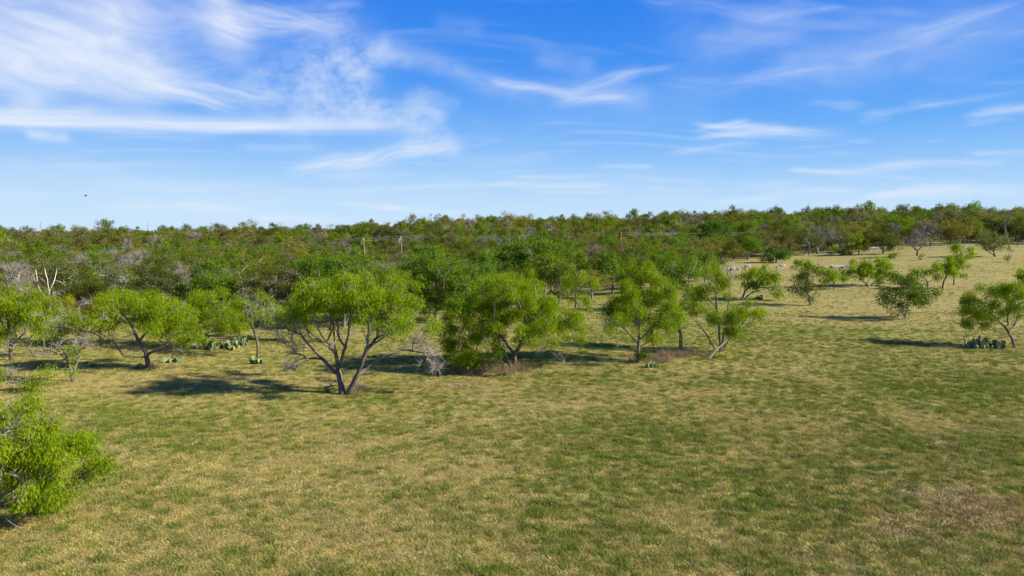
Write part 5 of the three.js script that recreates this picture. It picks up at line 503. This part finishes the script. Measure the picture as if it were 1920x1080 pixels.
const stone = new THREE.MeshStandardMaterial({ color: new THREE.Color().setRGB(0.42, 0.38, 0.31), roughness: 0.95 }), whiteMat = new THREE.MeshStandardMaterial({ color: new THREE.Color().setRGB(0.5, 0.5, 0.48), roughness: 0.6 });
function boulder(x, z, sx, sy, sz, seed, label) {
  sx *= 0.7; sy *= 0.7; sz *= 0.7; const g = new THREE.IcosahedronGeometry(1, 3), p = g.attributes.position;
  for (let i = 0; i < p.count; i++) { const a = p.getX(i), b = p.getY(i), c = p.getZ(i), f = 1 + 0.22 * N2(a * 1.3 + seed, b * 1.3 + c) + 0.08 * N2b(a * 4 + seed, c * 4 + b); p.setXYZ(i, Math.max(-0.82, Math.min(0.82, a * f)) * sx, Math.max(-0.4, Math.min(0.75, b * f)) * sy, Math.max(-0.85, Math.min(0.85, c * f)) * sz); }
  g.computeVertexNormals();
  const m = new THREE.Mesh(g, stone); m.name = numbered('limestone_boulder'); m.position.set(x, terrain(x, z) + sy * 0.2, z); m.castShadow = m.receiveShadow = true; tag(m, label, 'boulder', 'pale boulders beyond the right field'); scene.add(m);
}
boulder(45.9, -133, 0.95, 0.75, 0.7, 1, 'squarish white boulder on the pale bank beyond the leaning mesquite');
boulder(40.8, -126.5, 0.8, 1.1, 0.8, 2, 'tall white boulder seen through the slender dead tree');
boulder(42.2, -127, 0.7, 0.6, 0.6, 3, 'low white boulder beside the tall one behind the dead tree');
boulder(53, -134, 1.0, 0.7, 0.9, 4, 'tan boulder at the right end of the pale bank');
boulder(37.8, -150, 1.5, 0.9, 1.0, 5, 'tan boulder at the left end of the pale bank');
boulder(62.6, -127.5, 0.8, 0.8, 0.8, 6, 'pale boulder at the end of the white slab');
boulder(-3.4, -148, 1.2, 0.8, 0.9, 7, 'pale boulder in the wood behind the round mesquite');
boulder(51, -131, 0.5, 0.4, 0.5, 8, 'smallest tan boulder on the pale bank');
{
  const o = thing('concrete_slab', 'low white concrete slab between the little mesquite and the leaning one', 'slab', 60.5, terrain(60.5, -126.8), -126.8);
  const top = new THREE.BoxGeometry(2.7, 0.14, 1.2); top.translate(0, 0.42, 0); mesh('top', top, whiteMat, o);
  for (const s of [-1, 1]) { const b = new THREE.BoxGeometry(0.3, 0.6, 1.0); b.translate(s * 1.1, 0.05, 0); mesh('support', b, stone, o); }
}
{
  const o = thing('water_tank', 'long low white tank beside the umbrella shaped juniper', 'tank', 96.6, terrain(96.6, -183), -183);
  const b = new THREE.CapsuleGeometry(0.3, 2.4, 6, 14); b.rotateZ(Math.PI / 2); b.translate(0, 0.62, 0); mesh('shell', b, whiteMat, o);
  for (const s of [-0.9, 0.9]) { const q = new THREE.BoxGeometry(0.2, 0.5, 0.5); q.translate(s, 0.15, 0); mesh('saddle', q, steel, o); }
}
{
  const rust = new THREE.MeshStandardMaterial({ color: new THREE.Color().setRGB(0.22, 0.2, 0.19), roughness: 0.8 });
  const pts = [[75, -167], [84, -170], [92, -174], [101, -178.5], [109, -178], [117, -177], [126, -177], [136, -178]], o = thing('pipe_fence', 'thin grey pipe fence along the far edge of the right field', 'fence', 75, terrain(75, -167), -167), oy = o.position.y;
  pts.forEach(([x, z], i) => {
    const y = terrain(x, z) - oy, c = new THREE.CylinderGeometry(0.07, 0.07, 1.5, 8); c.translate(x - 75, y + 0.55, z + 167); mesh('post', c, rust, o);
    if (i) { const [px, pz] = pts[i - 1], py = terrain(px, pz) - oy; for (const hh of [0.55, 1.2]) mesh('rail', bar([px - 75, py + hh, pz + 167], [x - 75, y + hh, z + 167], 0.045, []), rust, o); const mx = (x + px) / 2, mz = (z + pz) / 2, c2 = new THREE.CylinderGeometry(0.06, 0.06, 1.5, 8); c2.translate(mx - 75, terrain(mx, mz) - oy + 0.55, mz + 167); mesh('post', c2, rust, o); }
  });
}
{
  const y = terrain(166, -332), o = thing('farm_house', 'distant house with pale walls and reddish roof on the wooded skyline', 'house', 166, y, -332);
  const w = new THREE.BoxGeometry(7, 3.2, 6); w.translate(0, 1.5, 0); mesh('wall', w, whiteMat, o);
  const s = new THREE.Shape([new THREE.Vector2(-4, 0), new THREE.Vector2(4, 0), new THREE.Vector2(0, 2)]), rg = new THREE.ExtrudeGeometry(s, { depth: 7, bevelEnabled: false }); rg.translate(0, 3.1, -3.5); mesh('roof', rg, new THREE.MeshStandardMaterial({ color: new THREE.Color().setRGB(0.45, 0.22, 0.17), roughness: 0.9 }), o);
  for (const s2 of [-2, 2]) { const q = new THREE.BoxGeometry(1.1, 1.3, 0.1); q.translate(s2, 1.7, 3.04); mesh('window', q, new THREE.MeshStandardMaterial({ color: new THREE.Color().setRGB(0.06, 0.07, 0.09), roughness: 0.15 }), o); }
}
{ // fallen pole against the many-stemmed mesquite
  const a = [12.15, terrain(12.15, -41.6) + 0.05, -41.6], b = [13.9, 1.05, -43.4];
  const c = new THREE.CatmullRomCurve3([new THREE.Vector3(...a), new THREE.Vector3(12.75, 0.42, -42.3), new THREE.Vector3(13.3, 0.72, -42.8), new THREE.Vector3(...b)]), g = new THREE.TubeGeometry(c, 14, 0.045, 8), m = new THREE.Mesh(g, new THREE.MeshStandardMaterial({ color: new THREE.Color().setRGB(0.2, 0.165, 0.13), roughness: 0.9 }));
  m.name = 'fallen_log'; m.castShadow = m.receiveShadow = true; tag(m, 'bare grey log leaning from the grass against the many-stemmed mesquite', 'log'); scene.add(m);
}
{ // soaring bird
  const o = thing('bird', 'dark bird gliding in the sky above the left wood', 'bird', -80.45, 14.32, -130), dark = new THREE.MeshStandardMaterial({ color: new THREE.Color().setRGB(0.05, 0.045, 0.05), roughness: 0.8, side: THREE.DoubleSide });
  const b = new THREE.SphereGeometry(0.1, 10, 8); b.scale(2.4, 0.9, 0.9); mesh('body', b, dark, o);
  for (const s of [-1, 1]) { const g = new THREE.BufferGeometry(); g.setAttribute('position', new THREE.Float32BufferAttribute([0.15, 0.03, 0, -0.14, 0.03, 0, 0.02, 0.2, s * 0.45, 0.15, 0.03, 0, 0.02, 0.2, s * 0.45, 0.1, 0.22, s * 0.5, 0.1, 0.22, s * 0.5, 0.02, 0.2, s * 0.45, -0.08, 0.16, s * 0.78], 3)); g.computeVertexNormals(); mesh('wing', g, dark, o); }
  const t = new THREE.ConeGeometry(0.09, 0.28, 4); t.rotateZ(-Math.PI / 2); t.scale(1, 0.2, 1); t.translate(-0.3, 0, 0); mesh('tail', t, dark, o);
  o.rotation.y = 0.5;
}

// ---------------------------------------------------------------- grass and dry weeds
{
  const tuft = (seed, n, rad, h0, h1, lean, w) => {
    const r = mulberry(seed), p = [], c = [];
    for (let i = 0; i < n; i++) {
      const a = r() * 6.2832, q = Math.sqrt(r()) * rad, x = Math.cos(a) * q, z = Math.sin(a) * q, h = mix(h0, h1, r()), b = r() * 6.2832, l = h * lean * (0.4 + r()), s = r() * 6.2832, ww = w * (0.6 + 0.8 * r()), f = 0.5 + 0.95 * r();
      p.push(x - Math.cos(s) * ww, -0.02, z - Math.sin(s) * ww, x + Math.cos(s) * ww, -0.02, z + Math.sin(s) * ww, x + Math.cos(b) * l, h, z + Math.sin(b) * l);
      for (let k = 0; k < 3; k++) c.push(f, f * (0.95 + 0.1 * r()), f);
    }
    const g = new THREE.BufferGeometry(); g.setAttribute('position', new THREE.Float32BufferAttribute(p, 3)); g.setAttribute('color', new THREE.Float32BufferAttribute(c, 3)); return g;
  };
  const grassMat = new THREE.MeshPhysicalMaterial({ vertexColors: true, roughness: 1, transmission: 0.25, thickness: 0, side: THREE.DoubleSide, specularIntensity: 0.1 });
  const kinds = [tuft(1, 46, 0.16, 0.02, 0.07, 1.8, 0.008), tuft(2, 46, 0.14, 0.03, 0.085, 1.0, 0.008), tuft(3, 44, 0.2, 0.015, 0.045, 2.8, 0.009), tuft(4, 44, 0.11, 0.06, 0.15, 0.7, 0.007)];
  const lists = kinds.map(() => []), r = mulberry(4242), c = [];
  const bands = [[12, 20, 105], [20, 28, 75], [28, 38, 46], [38, 50, 26], [50, 66, 12], [66, 90, 5], [90, 130, 1.2]];
  for (const [d0, d1, dn] of bands) {
    const n = Math.round(0.86 * (d1 * d1 - d0 * d0) * dn);
    for (let i = 0; i < n; i++) {
      const D = Math.sqrt(mix(d0 * d0, d1 * d1, r())), x = (r() * 2 - 1) * 0.86 * D, z = -D, v = r(), s = 0.7 + 0.7 * r(), turn = r() * 6.28, f = 0.68 + 0.64 * r(), tg = r();
      grassColor(x, z, c);
      if (c[4] > 0.5 && v < c[4] * 0.8) continue;
      // single tufts are greener or drier than the mixture they stand in
      const hue = tg < 0.5 ? 0 : 1, gr = c[3];
      let R = c[0], G = c[1], B = c[2];
      if (tg < gr * 0.5 + 0.07) { R = mix(R, GREEN[0], 0.8); G = mix(G, GREEN[1] * 1.1, 0.8); B = mix(B, GREEN[2], 0.8); }
      else if (tg > 0.55 + gr * 0.35) { R = mix(R, STRAW[0] * 1.1, 0.75); G = mix(G, STRAW[1] * 1.1, 0.75); B = mix(B, STRAW[2] * 1.1, 0.75); }
      const k = tg < gr * 0.5 + 0.07 ? (v < 0.25 ? 3 : 1) : v < 0.55 ? 2 : 0;
      lists[k].push([x, z, s, turn, R * f, G * f, B * f]);
    }
  }
  const g = new THREE.Group(); g.name = 'pasture_grass'; tag(g, 'short straw coloured and green pasture grass', 'grass', null, 'stuff'); scene.add(g);
  const M = new THREE.Matrix4(), q = new THREE.Quaternion(), up = new THREE.Vector3(0, 1, 0), tc = new THREE.Color(), nrm = new THREE.Vector3();
  kinds.forEach((geo, k) => {
    const im = new THREE.InstancedMesh(geo, grassMat, lists[k].length); im.name = 'grass_tufts'; im.userData.kind = 'stuff'; im.castShadow = im.receiveShadow = true;
    lists[k].forEach((t, i) => { q.setFromAxisAngle(up, t[3]); M.compose(new THREE.Vector3(t[0], terrain(t[0], t[1]), t[1]), q, new THREE.Vector3(t[2], t[2], t[2])); im.setMatrixAt(i, M); im.setColorAt(i, tc.setRGB(t[4], t[5], t[6])); });
    g.add(im);
  });
  console.log('tufts', lists.map((l) => l.length).join(' '));
  // dry weeds under the mesquites
  const wg = tuft(9, 90, 0.3, 0.15, 0.55, 0.5, 0.007), ww = [];
  for (const [x, y, z, rad] of [[9.09, 0.04, -41.82, 2.0], [8.2, 0.06, -40.66, 1.2], [11.49, 0.0, -42.75, 1.3], [-1.06, -0.01, -38.07, 2.4], [-2.48, -0.01, -39.15, 1.6], [0.76, 0.03, -38.61, 1.0], [-7.15, -0.05, -33.37, 1.0], [10.28, 0.02, -42.66, 1.2], [-20.21, 0.07, -38.68, 1.0], [-7.98, -0.03, -32.97, 0.7]]) for (let i = 0; i < rad * rad * 7; i++) { const a = r() * 6.28, d = Math.sqrt(r()) * rad; ww.push([x + Math.cos(a) * d, z + Math.sin(a) * d * 0.45, 0.5 + r() * 0.7]); }
  const wm = new THREE.InstancedMesh(wg, grassMat, ww.length); wm.name = 'dry_weeds'; tag(wm, 'brown dry weeds standing round the feet of the mesquites', 'weeds', null, 'stuff'); wm.castShadow = true;
  ww.forEach(([x, z, s], i) => { q.setFromAxisAngle(up, i * 2.4); M.compose(new THREE.Vector3(x, terrain(x, z), z), q, new THREE.Vector3(s, s, s)); wm.setMatrixAt(i, M); const f = 0.75 + 0.5 * r(); wm.setColorAt(i, tc.setRGB(0.30 * f, 0.23 * f, 0.13 * f)); });
  scene.add(wm);
}
renderer.render(scene, camera);
